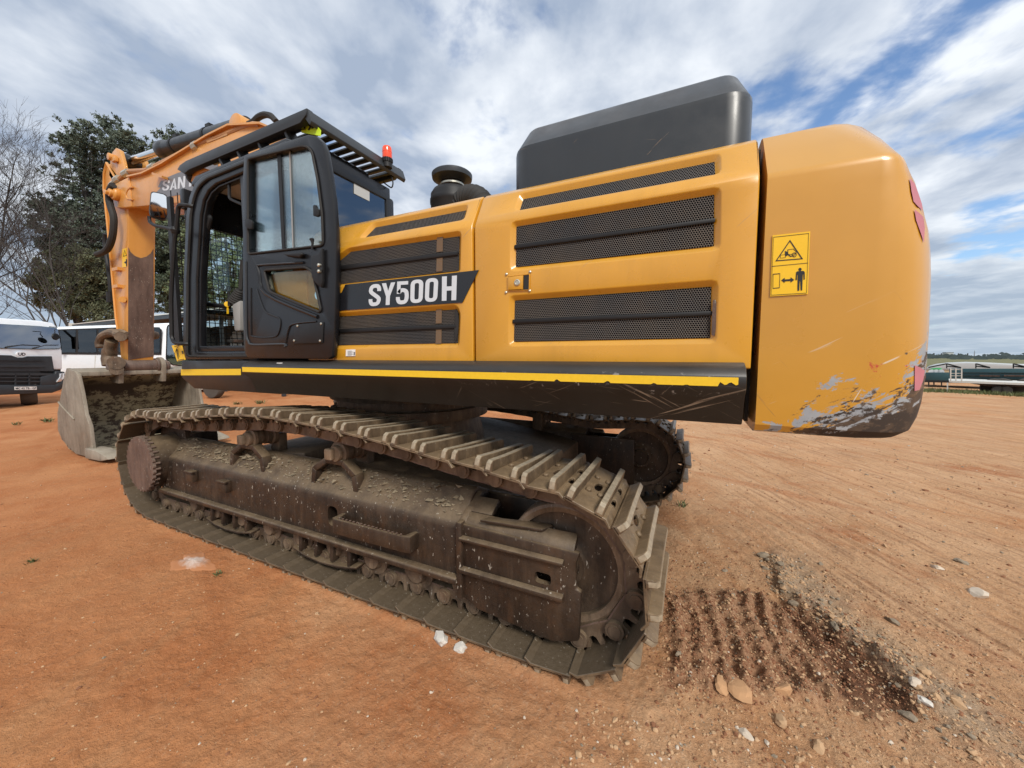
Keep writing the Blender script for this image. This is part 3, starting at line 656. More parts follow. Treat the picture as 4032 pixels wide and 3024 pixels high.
# wire guard in front of the windscreen
b = MB(); xg = XF-.05
for k in range(19): b.tube([(xg, 1.89+k*.05, 1.62), (xg, 1.89+k*.05, zr-.02)], .0042, 5)
for k in range(27): b.tube([(xg-.006, 1.88, 1.64+k*.05), (xg-.006, 2.82, 1.64+k*.05)], .0042, 5)
b.box((xg+.03, 2.82, 2.3), (.07, .025, 1.42)); ztp = hit('Z1', 1620, 772, 'y', 1.86).z; b.prism([V((xg-.05, 1.86, 1.63)), V((xg+.045, 1.86, 1.63)), V((xg+.045, 1.86, ztp)), V((xg-.015, 1.86, ztp))], (0, .03, 0))
b.build('windscreen_guard', M['plastic'], cab)
# interior
b = MB(); b.box((-3.25, 2.35, 1.98), (.52, .5, .14)); b.box((-3.02, 2.35, 2.32), (.14, .48, .62), Matrix.Rotation(R(-9), 3, 'Y')); b.box((-2.93, 2.35, 2.74), (.09, .28, .2)); b.box((-3.25, 2.35, 1.77), (.4, .4, .3))
part(b, 'operator_seat', M['plastic'], bevel=.05, seg=3)
c4 = hits('T4', [(1040, 620), (1175, 540), (1175, 1050), (1080, 1055)], 'y', 2.06)
con = part(MB().prism(c4+[] , (0, .18, 0)), 'control_console', M['consgrey'], bevel=.02)
con_b = MB(); p0 = hit('T4', 1120, 590, 'y', 2.15); p1 = hit('T4', 1190, 380, 'y', 2.15)
ps = [lerp(p0, p1, i/14) for i in range(15)]; con_b.tube(ps, [.07-.0025*i+(.008 if i % 2 else 0) for i in range(15)], 14); con_b.tube([p1, p1+V((.02, .02, .28))], .018, 8)
con_b.build('control_lever', M['rubber'], con)
k0 = hit('T4', 975, 615, 'y', 2.1); MB().lathe([(.001, 0), (.026, .002), (.026, .012), (.001, .014)], k0, (.9, -.45, 0), 18).build('key_tag', M['sticker'], con)
flat('key_tag', M['sticker'], 'T4', [(972, 665), (1000, 665), (1003, 770), (974, 772)], 'y', 2.1, NY, con)
b = MB(); a0 = hit('T4', 1000, 430, 'y', 2.1); a1 = hit('T4', 1015, 640, 'y', 2.1); b.tube([a0, a1], [.010, .018], 8)
a2 = hit('T4', 540, 600, 'y', 2.03); a3 = hit('T4', 1010, 660, 'y', 2.12); b.tube([a2, a3], .022, 10)
b.build('lock_lever', M['plastic'], con)
lamp0 = hit('T4', 470, 455, 'y', 1.98); MB().lathe([(.01, 0), (.03, .01), (.034, .03), (.02, .055), (.001, .06)], lamp0, (.8, -.6, 0), 16).build('cab_lamp', M['headlamp'], cab)
MB().box(lamp0+V((-.01, .02, -.055)), (.07, .05, .06)).build('lamp_bracket', M['plastic'], cab, bevel=.01)
hp = hits('A', [(385, 985), (445, 1008), (458, 1022), (452, 1060), (432, 1130), (412, 1155), (370, 1160)], 'y', 1.93)
MB().tube(smooth_path(hp, 3), .019, 8).build('grab_handle', M['plastic'], cab)
b = MB(); b.box(hit('T4', 1050, 1320, 'y', 2.3), (.3, .3, .03)); b.box(hit('T4', 1130, 1215, 'y', 2.35), (.16, .12, .03)); part(b, 'pedal', M['stickface'], bevel=.005)
# ---- the open door, folded back against the hood ---------------------------------------------------
YD = 1.79; DT = (0, .045, 0)
dout = hits('A', [(722, 522), (713, 700), (711, 1000)], 'y', YD)+hits('R4', [(711, 600), (720, 930), (728, 985), (752, 1022), (800, 1030), (1390, 1032), (1420, 1015), (1440, 800), (1450, 400)], 'y', YD)+hits('A', [(1446, 1120), (1430, 900), (1402, 690), (1368, 490), (1340, 415), (1295, 368), (1230, 358), (1170, 376)], 'y', YD)
wins = hits('A', [(762, 558), (1185, 456), (1235, 462), (1268, 500), (1312, 720), (1348, 1000), (1356, 1240), (762, 1308)], 'y', YD)
winl = hits('R4', [(888, 330), (1215, 306), (1275, 345), (1300, 470), (1338, 640), (1325, 662), (930, 500)], 'y', YD)
body = MB().prism(dout, DT).mesh('cab_door', M['cabblack'], bevel=.012, seg=2)
cut = [MB().prism([p+NY*.05 for p in round_poly(w, .03, 3)], (0, .2, 0)).mesh('c', []) for w in (wins, winl)]
door = link('cab_door', finish(boolean(body, cut, 'cab_door'), .004, 2, bang=50), exc); tag(door, 'black cab door standing open with clear upper pane')
for w, m in ((wins, 'glass'), (winl, 'lowglass')):
    MB().prism([lerp(sum(w, V())/len(w), p, 1.012)+V((0, .02, 0)) for p in w], (0, .006, 0)).build('window_pane', M[m], door)
    q = round_poly(w, .03, 3); MB().tube([p+NY*.004 for p in q], .0085, 6, closed=True).build('window_seal', M['rubber'], door)
MB().prism(hits('A', [(986, 507), (1014, 500), (1048, 1274), (1026, 1278)], 'y', YD+.016), (0, .014, 0)).build('sliding_pane_rail', M['plastic'], door)
MB().prism(hits('A', [(1080, 485), (1090, 482), (1116, 1262), (1108, 1264)], 'y', YD+.018), (0, .006, 0)).build('pane_edge', M['consgrey'], door)
def rib(z, pts, r=.008, m='cabblack', nm='pressed_rib', y=None, par=None, k=4):
    MB().tube(smooth_path(hits(z, pts, 'y', YD-.002 if y is None else y), k), r, 8).build(nm, M[m], par or door)
rib('R4', [(742, 260), (742, 500), (745, 820), (760, 890), (800, 920), (1040, 915), (1050, 935)], .009, 'satin')
rib('R4', [(782, 470), (782, 800), (800, 855), (960, 858), (1005, 810), (1012, 720), (960, 690), (900, 660), (865, 590), (830, 480)], .006)
rib('R4', [(1055, 915), (1080, 800), (1120, 755), (1300, 735)], .007)
rib('R4', [(830, 300), (845, 350), (905, 520), (1310, 700)], .015)
rib('R4', [(835, 305), (860, 290), (1200, 270)], .010)
MB().prism(hits('R4', [(1135, 762), (1362, 738), (1356, 908), (1128, 914)], 'y', YD), NY*.012).build('service_cover', M['plastic'], door, bevel=.006)
for q in ((1163, 772), (1349, 755), (1341, 890), (1136, 888)): MB().lathe([(.009, .012), (.009, .016), (.004, .019), (.0005, .019)], hit('R4', *q, 'y', YD), NY, 10).build('bolt', M['zinc'], door)
lt = MB().prism(hits('R4', [(1282, 222), (1340, 205), (1368, 160), (1372, 420), (1365, 475), (1330, 450), (1290, 395)], 'y', YD), NY*.03).build('door_latch', M['plastic'], door, bevel=.008)
for q in ((1360, 300), (1360, 348)): MB().lathe([(.012, .03), (.012, .045), (.006, .05), (.0005, .05)], hit('R4', *q, 'y', YD), NY, 14).build('striker_roller', M['zinc'], lt)
MB().prism(hits('R4', [(1300, 318), (1320, 290), (1345, 292), (1352, 330), (1330, 335)], 'y', YD-.03), NY*.008).build('striker_jaw', M['ink'], lt)
MB().prism(hits('R4', [(1065, 208), (1205, 195), (1222, 208), (1200, 240), (1100, 228)], 'y', YD), NY*.035).build('door_handle', M['plastic'], door, bevel=.012, seg=3)
for q in ([(752, 1030), (795, 1042), (808, 1060), (806, 1115), (770, 1112), (752, 1090)], [(1290, 928), (1310, 925), (1318, 950), (1336, 960), (1336, 1010), (1318, 1018), (1292, 1012)]):
    MB().prism(hits('A', q, 'y', YD-.004), NY*.02).build('pane_catch', M['plastic'], door, bevel=.005)
lv_ = hits('A', [(1266, 1270), (1268, 1215), (1262, 1190)], 'y', YD-.01); MB().tube(lv_, [.008, .008, .017], 10).build('lever_knob', M['plastic'], door)
st = hit('R4', 1312, 525, 'y', YD+.012); MB().lathe([(.001, 0), (.033, 0), (.033, .001), (.001, .0015)], st, NY, 24).build('round_sticker', simple('pale_blue_sticker', (.35, .62, .75), .4), door)
gh = hits('A', [(606, 672), (640, 655), (700, 648)], 'y', YD+.12)+hits('A', [(775, 682), (786, 740), (783, 930), (770, 943)], 'y', YD+.12)+hits('A', [(715, 918), (625, 878), (610, 862)], 'y', YD+.12)
MB().tube(round_poly(gh, .03, 3), .012, 8, closed=True).build('grab_bar', M['plastic'], door)
# ---- mirror, handrail, guard, beacon ---------------------------------------------------------------
mo = round_poly(hits('Z1', [(1312, 764), (1440, 792), (1466, 830), (1460, 1005), (1434, 1040), (1308, 1008), (1296, 960)], 'x', -4.62), .03, 3)
vd = V((-1, .42, 0)).normalized(); mc = sum(mo, V())/len(mo); mo = [p+vd*(p.z-mc.z)*.22 for p in mo]
mir = part(MB().prism(mo, vd*.05), 'side_mirror', M['plastic'], bevel=.012)
MB().prism([lerp(p, mc, .1)-vd*.004 for p in mo], vd*.003).build('mirror_glass', M['mirror'], mir)
b = MB(); ym = 1.72
arm = hits('Z1', [(1300, 1000), (1308, 1050), (1360, 1082), (1440, 1098), (1520, 1120)], 'y', ym); b.tube(smooth_path(arm, 4), .014, 8)
b.lathe([(.001, -.034), (.026, -.026), (.036, 0), (.026, .026), (.001, .034)], hit('Z1', 1525, 1122, 'y', ym), (0, 0, 1), 14)
b.build('mirror_arm', M['plastic'], mir)
hr = hits('Z1', [(1640, 905), (1580, 897), (1553, 915), (1545, 1000), (1535, 1120), (1520, 1200), (1495, 1600)], 'y', ym)+hits('Z2', [(1490, 100), (1496, 390), (1510, 430), (1545, 447), (1600, 450)], 'y', ym)
hr = [hr[0]+V((.05, .12, 0))]+hr+[hr[-1]+V((.05, .12, 0))]
part(MB().tube(round_poly(hr, .03, 3)[4:-4], .017, 8), 'handrail', M['plastic'])
ta = hits('T2', [(1258, 470), (1425, 448), (1488, 705), (1350, 735)], 'y', 1.78)
tg = part(MB().prism(ta, (0, .003, 0)), 'hanging_tag', M['sticker'])
b = MB(); 
for q in ([(1300, 485), (1400, 455), (1400, 462), (1300, 492)], [(1360, 712), (1460, 695), (1460, 702), (1360, 719)], [(1425, 560), (1440, 556), (1455, 605), (1437, 610)], [(1330, 530), (1340, 528), (1372, 690), (1362, 692)], [(1350, 530), (1356, 528), (1385, 660), (1380, 662)]):
    b.prism(hits('T2', q, 'y', 1.777), NY*.001)
b.tube(smooth_path(hits('T2', [(1400, 450), (1350, 510), (1310, 600), (1300, 640)], 'y', 1.772), 4), .002, 5); b.build('print', M['ink'], tg)
GY = 1.90
side = hits('A', [(195, 637), (215, 604), (262, 570), (1222, 150), (1214, 205), (1168, 268), (285, 640), (250, 672)], 'y', GY)
b = MB(); b.prism(side, (0, .05, 0)); b.prism([p+V((0, .93, 0)) for p in side], (0, .05, 0))
gr = hit('A', 1222, 150, 'y', GY); rx = gr.x; rz = gr.z
b.prism([V((rx, GY+.01, rz-.005)), V((rx-.05, GY+.01, rz-.004)), V((rx-.06, GY+.01, rz-.03)), V((rx+.01, GY+.01, rz-.115)), V((rx+.03, GY+.01, rz-.09))], (0, .99, 0))
fz = hit('A', 262, 570, 'y', GY)
for k in range(10):
    y = GY+.08+k*.092; b.bar(V((rx-.02, y, rz-.05)), V((fz.x+.25, y, rz-.05-.0)), .055, .016)
for z, q in (('A', (700, 500)), ('A', (560, 560)), ('A', (860, 420)), ('A', (1070, 330))):
    p = hit(z, *q, 'y', GY+.05); b.bar(p+V((0, 0, .03)), p+V((.05, .05, -.17)), .09, .025, (1, 0, 0))
guard = part(b, 'roof_guard', M['satin'], bevel=.004)
pl = hits('A', [(1178, 262), (1240, 248), (1300, 290), (1330, 325), (1328, 372), (1180, 345)], 'y', 1.97)
plate = MB().prism(pl, (0, .006, 0)).build('lime_number_plate', M['lime'], guard)
b = MB()
for q in ([(1200, 262), (1245, 255), (1250, 262), (1200, 272)], [(1196, 285), (1206, 282), (1215, 312), (1200, 316)], [(1240, 270), (1262, 300), (1240, 330), (1232, 322), (1244, 300), (1232, 278)], [(1180, 318), (1215, 316), (1215, 322), (1180, 326)], [(1262, 290), (1300, 300), (1260, 318)]): b.prism(hits('A', q, 'y', 1.968), NY*.001)
b.build('plate_number', M['ink'], plate)
bc = hit('A', 1860, 560, 'y', 2.66); b = MB(); b.lathe([(.040, -.07), (.040, -.03), (.045, -.028), (.045, .006), (.036, .012)], bc, (0, 0, 1), 24)
for k in range(16): b.box(bc+V((.045*math.cos(k*math.pi/8), .045*math.sin(k*math.pi/8), -.010)), (.006, .006, .03))
bea = part(b, 'warning_beacon', M['plastic'])
MB().lathe([(.040, .008), (.042, .02), (.042, .058), (.0435, .06), (.042, .062), (.041, .095), (.036, .107), (.02, .112), (.001, .113)], bc, (0, 0, 1), 28).build('beacon_lens', M['orange'], bea)
part(MB().tube(smooth_path(hits('A', [(1885, 660), (1895, 700), (1905, 745), (1895, 780), (1870, 770), (1830, 740)], 'y', 2.75), 4), .006, 6), 'beacon_cable', M['rubber'])
wl = hits('A', [(262, 688), (330, 640), (395, 618), (462, 640), (400, 660), (345, 690), (310, 735), (275, 730)], 'y', 1.96)
part(MB().prism(wl, (0, .16, 0)), 'lamp_hood', M['boom_paint'], bevel=.01); 
wl2 = [hit('A', 330, 700, 'y', 2.0)]; part(MB().lathe([(.001, -.05), (.06, -.045), (.075, 0), (.06, .03), (.001, .035)], wl2[0], (-1, -.3, -.1), 18), 'work_lamp', M['plastic'])
flat('lamp_sticker', M['red'], 'A', [(368, 628), (385, 590), (405, 582), (398, 616)], 'y', 1.955, NY, bpy.data.objects['lamp_hood'])
# ================================================================ BOOM, ARM, BUCKET
y0b, y1b = 2.88, 3.32
up = [(-7.95, 4.375), (-7.47, 4.33), (-6.9, 4.345), (-6.53, 4.376), (-5.72, 4.44), (-5.23, 4.45), (-4.6, 4.31), (-4.2, 4.1), (-3.8, 3.6), (-3.3, 2.5), (-3.1, 1.75)]
lo = [(-3.6, 1.7), (-4.3, 2.75), (-5.0, 3.4), (-5.6, 3.62), (-6.43, 3.738), (-6.85, 3.793), (-7.47, 3.873), (-7.95, 3.93)]
boom = part(MB().prism([V((x, y0b, z)) for x, z in up+lo], (0, y1b-y0b, 0)), 'boom', M['boom_paint'], bevel=.02)
tip = [(-7.93, 4.375), (-8.06, 4.38), (-8.40, 4.37), (-8.56, 4.33), (-8.66, 4.23), (-8.62, 4.09), (-8.45, 4.0), (-8.21, 3.962), (-7.93, 3.93)]
for y in (y0b-.012, y1b-.058): MB().prism([V((x, y, z)) for x, z in tip], (0, .07, 0)).build('boom_fork', M['boom_paint'], boom, bevel=.012)
# pressed shoulder seam on the fork plate, top flange
MB().tube(smooth_path(hits('T3', [(905, 1030), (840, 1050), (790, 1100), (765, 1170), (765, 1240), (800, 1290), (900, 1300)], 'y', y0b-.012), 4), .012, 6).build('weld_bead', M['boom_paint'], boom)
fl = [V((x, y0b-.03, z+.004)) for x, z in up[:9]]; b = MB()
for i in range(8): b.bar(fl[i]+V((0, .04, 0)), fl[i+1]+V((0, .04, 0)), .10, .022)
b.build('top_flange', M['boom_paint'], boom)
pin = hit('T3', 540, 1190, 'y', y0b-.03); b = MB(); b.lathe([(.10, .02), (.10, -.03), (.085, -.05), (.06, -.052), (.06, -.085), (.05, -.09), (.001, -.09)], pin, (0, 1, 0), 24); b.box(pin+V((-.03, -.10, 0)), (.09, .05, .05), Matrix.Rotation(R(30), 3, 'Y'))
b.build('boom_pin', M['boom_paint'], boom, bevel=.004)
# name panel
yp = y0b
dg_ = flat('name_panel', M['greydecal'], 'Z1', [(1378, 745), (1405, 690), (1440, 690), (1400, 750)], 'y', yp, NY, boom)
dg_ = flat('name_panel', M['greydecal'], 'Z1', [(1365, 790), (1405, 750), (1450, 665), (1545, 625), (1900, 500), (1900, 770), (1600, 805), (1450, 835)], 'y', yp, NY, boom)
b = MB()
for ch, q in (('S', [(1412, 778), (1472, 772), (1482, 676), (1420, 690)]), ('A', [(1478, 772), (1540, 762), (1532, 668), (1508, 672)]), ('N', [(1548, 760), (1612, 748), (1617, 645), (1553, 660)]), ('Y', [(1622, 746), (1690, 735), (1697, 628), (1630, 642)])):
    glyph(b, ch, *hits('Z1', q, 'y', yp-.005), NY)
b.build('lettering', M['letter'], dg_)
MB().bar(hit('T3', 1380, 755, 'y', y0b-.05), hit('T3', 1600, 830, 'y', y0b-.05), .07, .03).build('bracket', M['boom_paint'], boom)
# hydraulic pipes along the top, couplers, hoses
yq = y0b+.02
pp = hits('Z1', [(1090, 625), (1130, 610), (1272, 602), (1345, 570), (1500, 492), (1700, 390), (1860, 325), (2000, 282)], 'y', yq)+hits('A', [(200, 560), (300, 505), (450, 420), (620, 350), (745, 300), (800, 285), (855, 290)], 'y', yq)[2:]
b = MB(); b.tube(pp, .036, 10); b.tube([p+V((.2, .12, -.02)) for p in pp[1:]], .034, 10); hp_ = b.build('hydraulic_pipe', M['pipe'], boom)
for z, a, c, r in (('Z1', (1080, 635), (1120, 612), .05), ('Z1', (1008, 690), (1040, 668), .052), ('Z1', (975, 735), (1005, 712), .05), ('Z1', (1310, 585), (1350, 562), .05), ('Z1', (1690, 398), (1725, 378), .055)):
    b = MB(); b.cyl(hit(z, *a, 'y', yq-.01), hit(z, *c, 'y', yq-.01), r, 8); b.build('coupler', M['zinc'], hp_)
b = MB(); b.tube(smooth_path(hits('Z1', [(1110, 618), (1060, 662), (1010, 700), (975, 745)], 'y', yq), 4), .036, 8); b.build('elbow_pipe', M['pipe'], hp_)
b = MB(); b.tube(smooth_path(hits('Z1', [(985, 728), (958, 775), (950, 850), (965, 920), (988, 1000), (990, 1080), (980, 1170), (960, 1240), (930, 1290), (890, 1315), (845, 1332)], 'y', 2.80), 5), .046, 10)
part(b, 'arm_hose', M['rubber'])
b = MB(); b.tube(smooth_path(hits('A', [(762, 282), (800, 262), (840, 225), (890, 205), (935, 213), (960, 235), (985, 262)], 'y', 3.0), 5), .036, 8)
part(b, 'boom_hose', M['rubber'])
# arm cylinder
c0 = V((-8.52, 3.1, 4.83)); c1 = V((-7.45, 3.1, 4.765)); dcy = (V((-6.1, 3.1, 4.655))-c1).normalized()
b = MB(); b.lathe([(.02, 0), (.118, .01), (.128, .03), (.128, .16), (.112, .20), (.107, .22), (.107, 2.2), (.001, 2.2)], c1, dcy, 32)
cyl = part(b, 'arm_cylinder', M['greybox'])
MB().tube([c0, c1+dcy*.05], .062, 20).build('piston_rod', M['chrome'], cyl)
MB().tube([c0+V((0, -.12, 0)), c0+V((0, .12, 0))], .11, 20).build('rod_eye', M['greybox'], cyl)
for t in (.42, 1.3):
    b = MB(); b.lathe([(.108, t), (.116, t), (.116, t+.05), (.108, t+.05)], c1, dcy, 24, caps=False); b.box(c1+dcy*(t+.02)+V((0, -.0, .135)), (.1, .06, .06)); b.build('clamp', M['plastic'], cyl)
ear = hit('A', 652, 282, 'y', 2.98); b = MB(); b.cyl(ear, ear+V((0, .26, 0)), .14, 28); b.prism([ear+V((-.14, .02, 0)), ear+V((.14, .02, 0)), ear+V((.5, .02, -.3)), ear+V((-.35, .02, -.3))], (0, .22, 0)); b.build('cylinder_lug', M['boom_paint'], boom, bevel=.008)
# the arm (dipper)
y0a, y1a = 2.93, 3.275
ap = [(-8.653, 1.50), (-8.80, 1.42), (-8.90, 1.56), (-8.90, 1.852), (-8.958, 2.268), (-8.969, 2.70), (-8.984, 3.585), (-9.01, 4.158), (-9.026, 4.425), (-8.97, 4.66), (-8.845, 4.797), (-8.78, 4.78), (-8.35, 4.42), (-8.20, 4.25), (-8.22, 3.98)]
arm = part(MB().prism([V((x, y0a, z)) for x, z in ap], (0, y1a-y0a, 0)), 'arm', M['boom_paint'], bevel=.012)
ea = [(-8.80, 4.60), (-8.70, 4.845), (-8.62, 4.93), (-8.475, 4.965), (-8.35, 4.90), (-8.28, 4.72), (-8.207, 4.50), (-8.15, 4.25), (-8.5, 4.3)]
for y in (y0a+.0, y1a-.05): MB().prism([V((x, y, z)) for x, z in ea], (0, .05, 0)).build('arm_lug', M['boom_paint'], arm, bevel=.008)
b = MB(); q = hit('Z1', 985, 490, 'y', y0a-.02); b.cyl(q+V((0, .03, 0)), q+V((0, -.06, 0)), .055, 12); q = hit('Z1', 1000, 505, 'y', y0a-.03); b.box(q, (.12, .05, .07)); b.build('lug_pin', M['boom_paint'], arm, bevel=.005)
rimp = [(x, z) for x, z in ap[3:11]]
MB().tube([V((x+.02, y0a-.006, z)) for x, z in rimp]+[V((-8.55, y0a-.006, 4.5)), V((-8.25, y0a-.006, 4.2))], .02, 6).build('edge_flange', M['boom_paint'], arm)
def armx(z): return lerp(-8.653, -8.22, (z-1.50)/(3.98-1.50))
# rusty wear plate on the face towards the cab, its top edge dipping in a tongue
A0, A1 = V((armx(1.52), y0a, 1.52)), V((armx(3.98), y0a, 3.98)); AN = V((1, 0, -(armx(3.98)-armx(1.52))/2.46)).normalized()
wp = [hitp('Z1', a, c, A0, AN) for a, c in ((1112, 1268), (1135, 1310), (1175, 1345), (1225, 1363), (1275, 1350), (1312, 1322), (1334, 1285))]+[hitp('Z2', a, c, A0, AN) for a, c in ((1336, 0), (1340, 560), (1115, 590))]
yl, yr = y0a+.004, y1a-.004
for p in wp: p.y = min(max(p.y, yl), yr)
MB().prism([p+AN*.002 for p in wp], AN*.006).build('wear_plate', M['stickface'], arm)
flat('warning_sticker', M['sticker'], 'Z1', [(1068, 1285), (1105, 1275), (1106, 1440), (1068, 1445)], 'y', y0a, NY, arm)
b = MB(); P = hits('Z1', [(1072, 1350), (1086, 1290), (1103, 1342)], 'y', y0a-.006); c = sum(P, V())/3; b.ring(P, [lerp(p, c, .25) for p in P], NY*.001)
b.prism(hits('Z1', [(1080, 1400), (1092, 1390), (1104, 1400), (1092, 1412)], 'y', y0a-.006), NY*.001); b.prism(hits('Z1', [(1096, 1375), (1104, 1370), (1104, 1435), (1098, 1435)], 'y', y0a-.006), NY*.001)
b.build('pictogram', M['ink'], arm)
for q in ((1020, 1460), (1020, 1610)): MB().box(hit('Z1', *q, 'y', y0a-.03), (.2, .06, .05)).build('arm_bracket', M['boom_paint'], arm)
b = MB(); b.cyl(hit('Z2', 1065, 65, 'y', y0a-.06), hit('Z2', 1065, 65, 'y', y0a+.02), .05, 8); b.build('arm_bracket', M['boom_paint'], arm)
# black work pipes beside the arm
b = MB(); b.tube(smooth_path(hits('Z1', [(915, 1150), (910, 1190), (912, 1250), (925, 1340), (940, 1430), (955, 1560), (962, 1659)], 'y', 2.97), 3), .028, 8); b.cyl(hit('Z2', 965, 0, 'y', 2.97), hit('Z2', 968, 90, 'y', 2.97), .06, 10); part(b, 'bucket_cylinder', M['plastic'])
# bucket
bp = [(-8.918, 1.41), (-8.614, 1.366), (-8.506, 1.315), (-8.42, 1.051), (-8.343, .70), (-8.223, .531), (-8.191, .192), (-8.20, .04), (-8.532, .03), (-8.856, .03), (-9.388, .203), (-9.529, .365), (-9.473, .661), (-9.224, 1.018), (-9.069, 1.247)]
yb0, yb1 = 2.30, 3.85
bk_in = [(-7.95, .10), (-8.3, .085), (-8.85, .07), (-9.20, .14), (-9.40, .28), (-9.47, .42), (-9.42, .66), (-9.25, .94), (-9.08, 1.17), (-8.92, 1.27), (-8.70, 1.25)]
bk_out = [(-8.70, 1.31), (-8.93, 1.40), (-9.1, 1.26), (-9.27, 1.0), (-9.47, .70), (-9.53, .40), (-9.42, .20), (-9.2, .07), (-8.86, .025), (-8.3, .03), (-7.95, .04)]
b = MB(); b.prism([V((x, yb0+.02, z)) for x, z in bk_in+bk_out], (0, yb1-yb0-.04, 0))
b.tube([V((-9.30, yb0+.05, .90)), V((-9.30, yb1-.05, .90))], .018, 6)
bucket = part(b, 'bucket', M['bucket'])
for y, d in ((yb0, .045), (yb1-.045, .045)):
    MB().prism([V((x, y, z)) for x, z in bp], (0, d, 0)).build('side_plate', M['bucketside'], bucket, bevel=.008)
MB().tube(hits('T6', [(115, 750), (200, 850), (345, 1000)], 'y', yb0-.002), .016, 6).build('weld_bead', M['bucketside'], bucket)
MB().prism([V((-8.93, yb0+.03, 1.30)), V((-8.60, yb0+.03, 1.28)), V((-8.60, yb0+.03, 1.35)), V((-8.93, yb0+.03, 1.405))], (0, yb1-yb0-.06, 0)).build('top_lip', M['bucketside'], bucket, bevel=.01)
for i in range(5):
    y = lerp(yb0+.06, yb1-.06, i/4); w = .11
    MB().prism([V((-8.32, y-w, .03)), V((-7.86, y-w*.8, .035)), V((-7.66, y-w*.6, .075)), V((-7.70, y-w*.6, .115)), V((-8.0, y-w*.9, .19)), V((-8.32, y-w, .19))], (0, 2*w*.9, 0)).build('bucket_tooth', M['bucketside'], bucket, bevel=.018)
pc_ = V((-8.70, 0, 1.425))
for y in (2.78, 3.345):
    pts = [V((pc_.x+.155*math.cos(R(a)), y, pc_.z+.155*math.sin(R(a)))) for a in range(-20, 200, 22)]+[V((-8.95, y, 1.25)), V((-8.86, y, 1.15)), V((-8.60, y, 1.14))]
    MB().prism(pts, (0, .065, 0)).build('bucket_ear', M['bucketside'], bucket, bevel=.008)
b = MB(); b.cyl(V((-8.70, 2.70, 1.425)), V((-8.70, 3.50, 1.425)), .085, 24); b.cyl(V((-8.70, 2.865, 1.425)), V((-8.70, 3.33, 1.425)), .118, 28); b.cyl(V((-8.70, 3.30, 1.425)), V((-8.70, 3.335, 1.425)), .135, 28)
b.lathe([(.11, 0), (.11, .05), (.09, .06), (.001, .06)], V((-8.70, 3.415, 1.425)), (0, 1, 0), 12)
b.build('bucket_pin', M['stickface'], bucket, bevel=.004)
# linkage
b = MB(); yk = 2.84
def band(pts, w, th):
    P = smooth_path(pts, 5); b.tube(P, w, 10)
hk = hits('T2', [(70, 500), (62, 420), (100, 330), (190, 270), (300, 255), (400, 300)], 'y', yk)
for dy in (0, .09): b.tube(smooth_path([p+V((0, dy, 0)) for p in hk], 5), .068, 10)
b.cyl(hit('T2', 400, 320, 'y', 2.78), hit('T2', 400, 320, 'y', 3.5), .075, 16)
lk = hits('T2', [(255, 390), (230, 520), (215, 640), (240, 800)], 'y', yk+.05); b.tube(smooth_path(lk, 4), [.085]*5+[.10]*4+[.11]*4, 12)
b.cyl(hit('T2', 330, 760, 'y', 2.74), hit('T2', 330, 760, 'y', 3.4), .11, 16); b.cyl(hit('T2', 335, 870, 'y', 2.74), hit('T2', 335, 870, 'y', 3.4), .09, 16)
part(b, 'bucket_link', M['chain'], bevel=0)
b = MB(); q = V((-8.86, 0, 1.98)); b.tube([q+V((0, 3.27, 0)), q+V((0, 3.40, 0))], [.09, .075], 14); b.lathe([(.075, 0), (.06, .04), (.03, .05), (.001, .05)], q+V((0, 3.40, 0)), (0, 1, 0), 12); part(b, 'link_pin', M['chain'])

# ================================================================ UNDERCARRIAGE
ZI, XI, RI = .490, -.560, .380
ZS, XS, RS = .530, -4.76, .42
def loop_pts():
    P = []
    for i in range(0, 41):                                   # idler, over the top and round the back
        a = math.pi/2-math.pi*i/40; P.append((XI+RI*math.cos(a), ZI+RI*math.sin(a)))
    for i in range(1, 40): P.append((lerp(XI, XS, i/40), .11))
    for i in range(0, 41):
        a = -math.pi/2-math.pi*i/40; P.append((XS+RS*math.cos(a), ZS+RS*math.sin(a)))
    P += [(-4.45, .945), (-4.135, .952), (-3.8, .98), (-3.5, 1.012), (-3.25, 1.04), (-3.0, 1.055), (-2.63, 1.055), (-2.35, 1.045), (-2.18, 1.033), (-1.8, 1.0), (-1.58, .978), (-1.37, .952), (-1.16, .928), (-.95, .908), (-.75, .88)]
    return P
LP = loop_pts(); LP.append(LP[0])
cum = [0]
for a, c in zip(LP, LP[1:]): cum.append(cum[-1]+math.dist(a, c))
NS = 51; TOT = cum[-1]; PITCH = TOT/NS
def at_len(s):
    s %= TOT
    i = max(k for k in range(len(cum)) if cum[k] <= s); i = min(i, len(LP)-2)
    t = (s-cum[i])/(cum[i+1]-cum[i]); return (lerp(LP[i][0], LP[i+1][0], t), lerp(LP[i][1], LP[i+1][1], t))
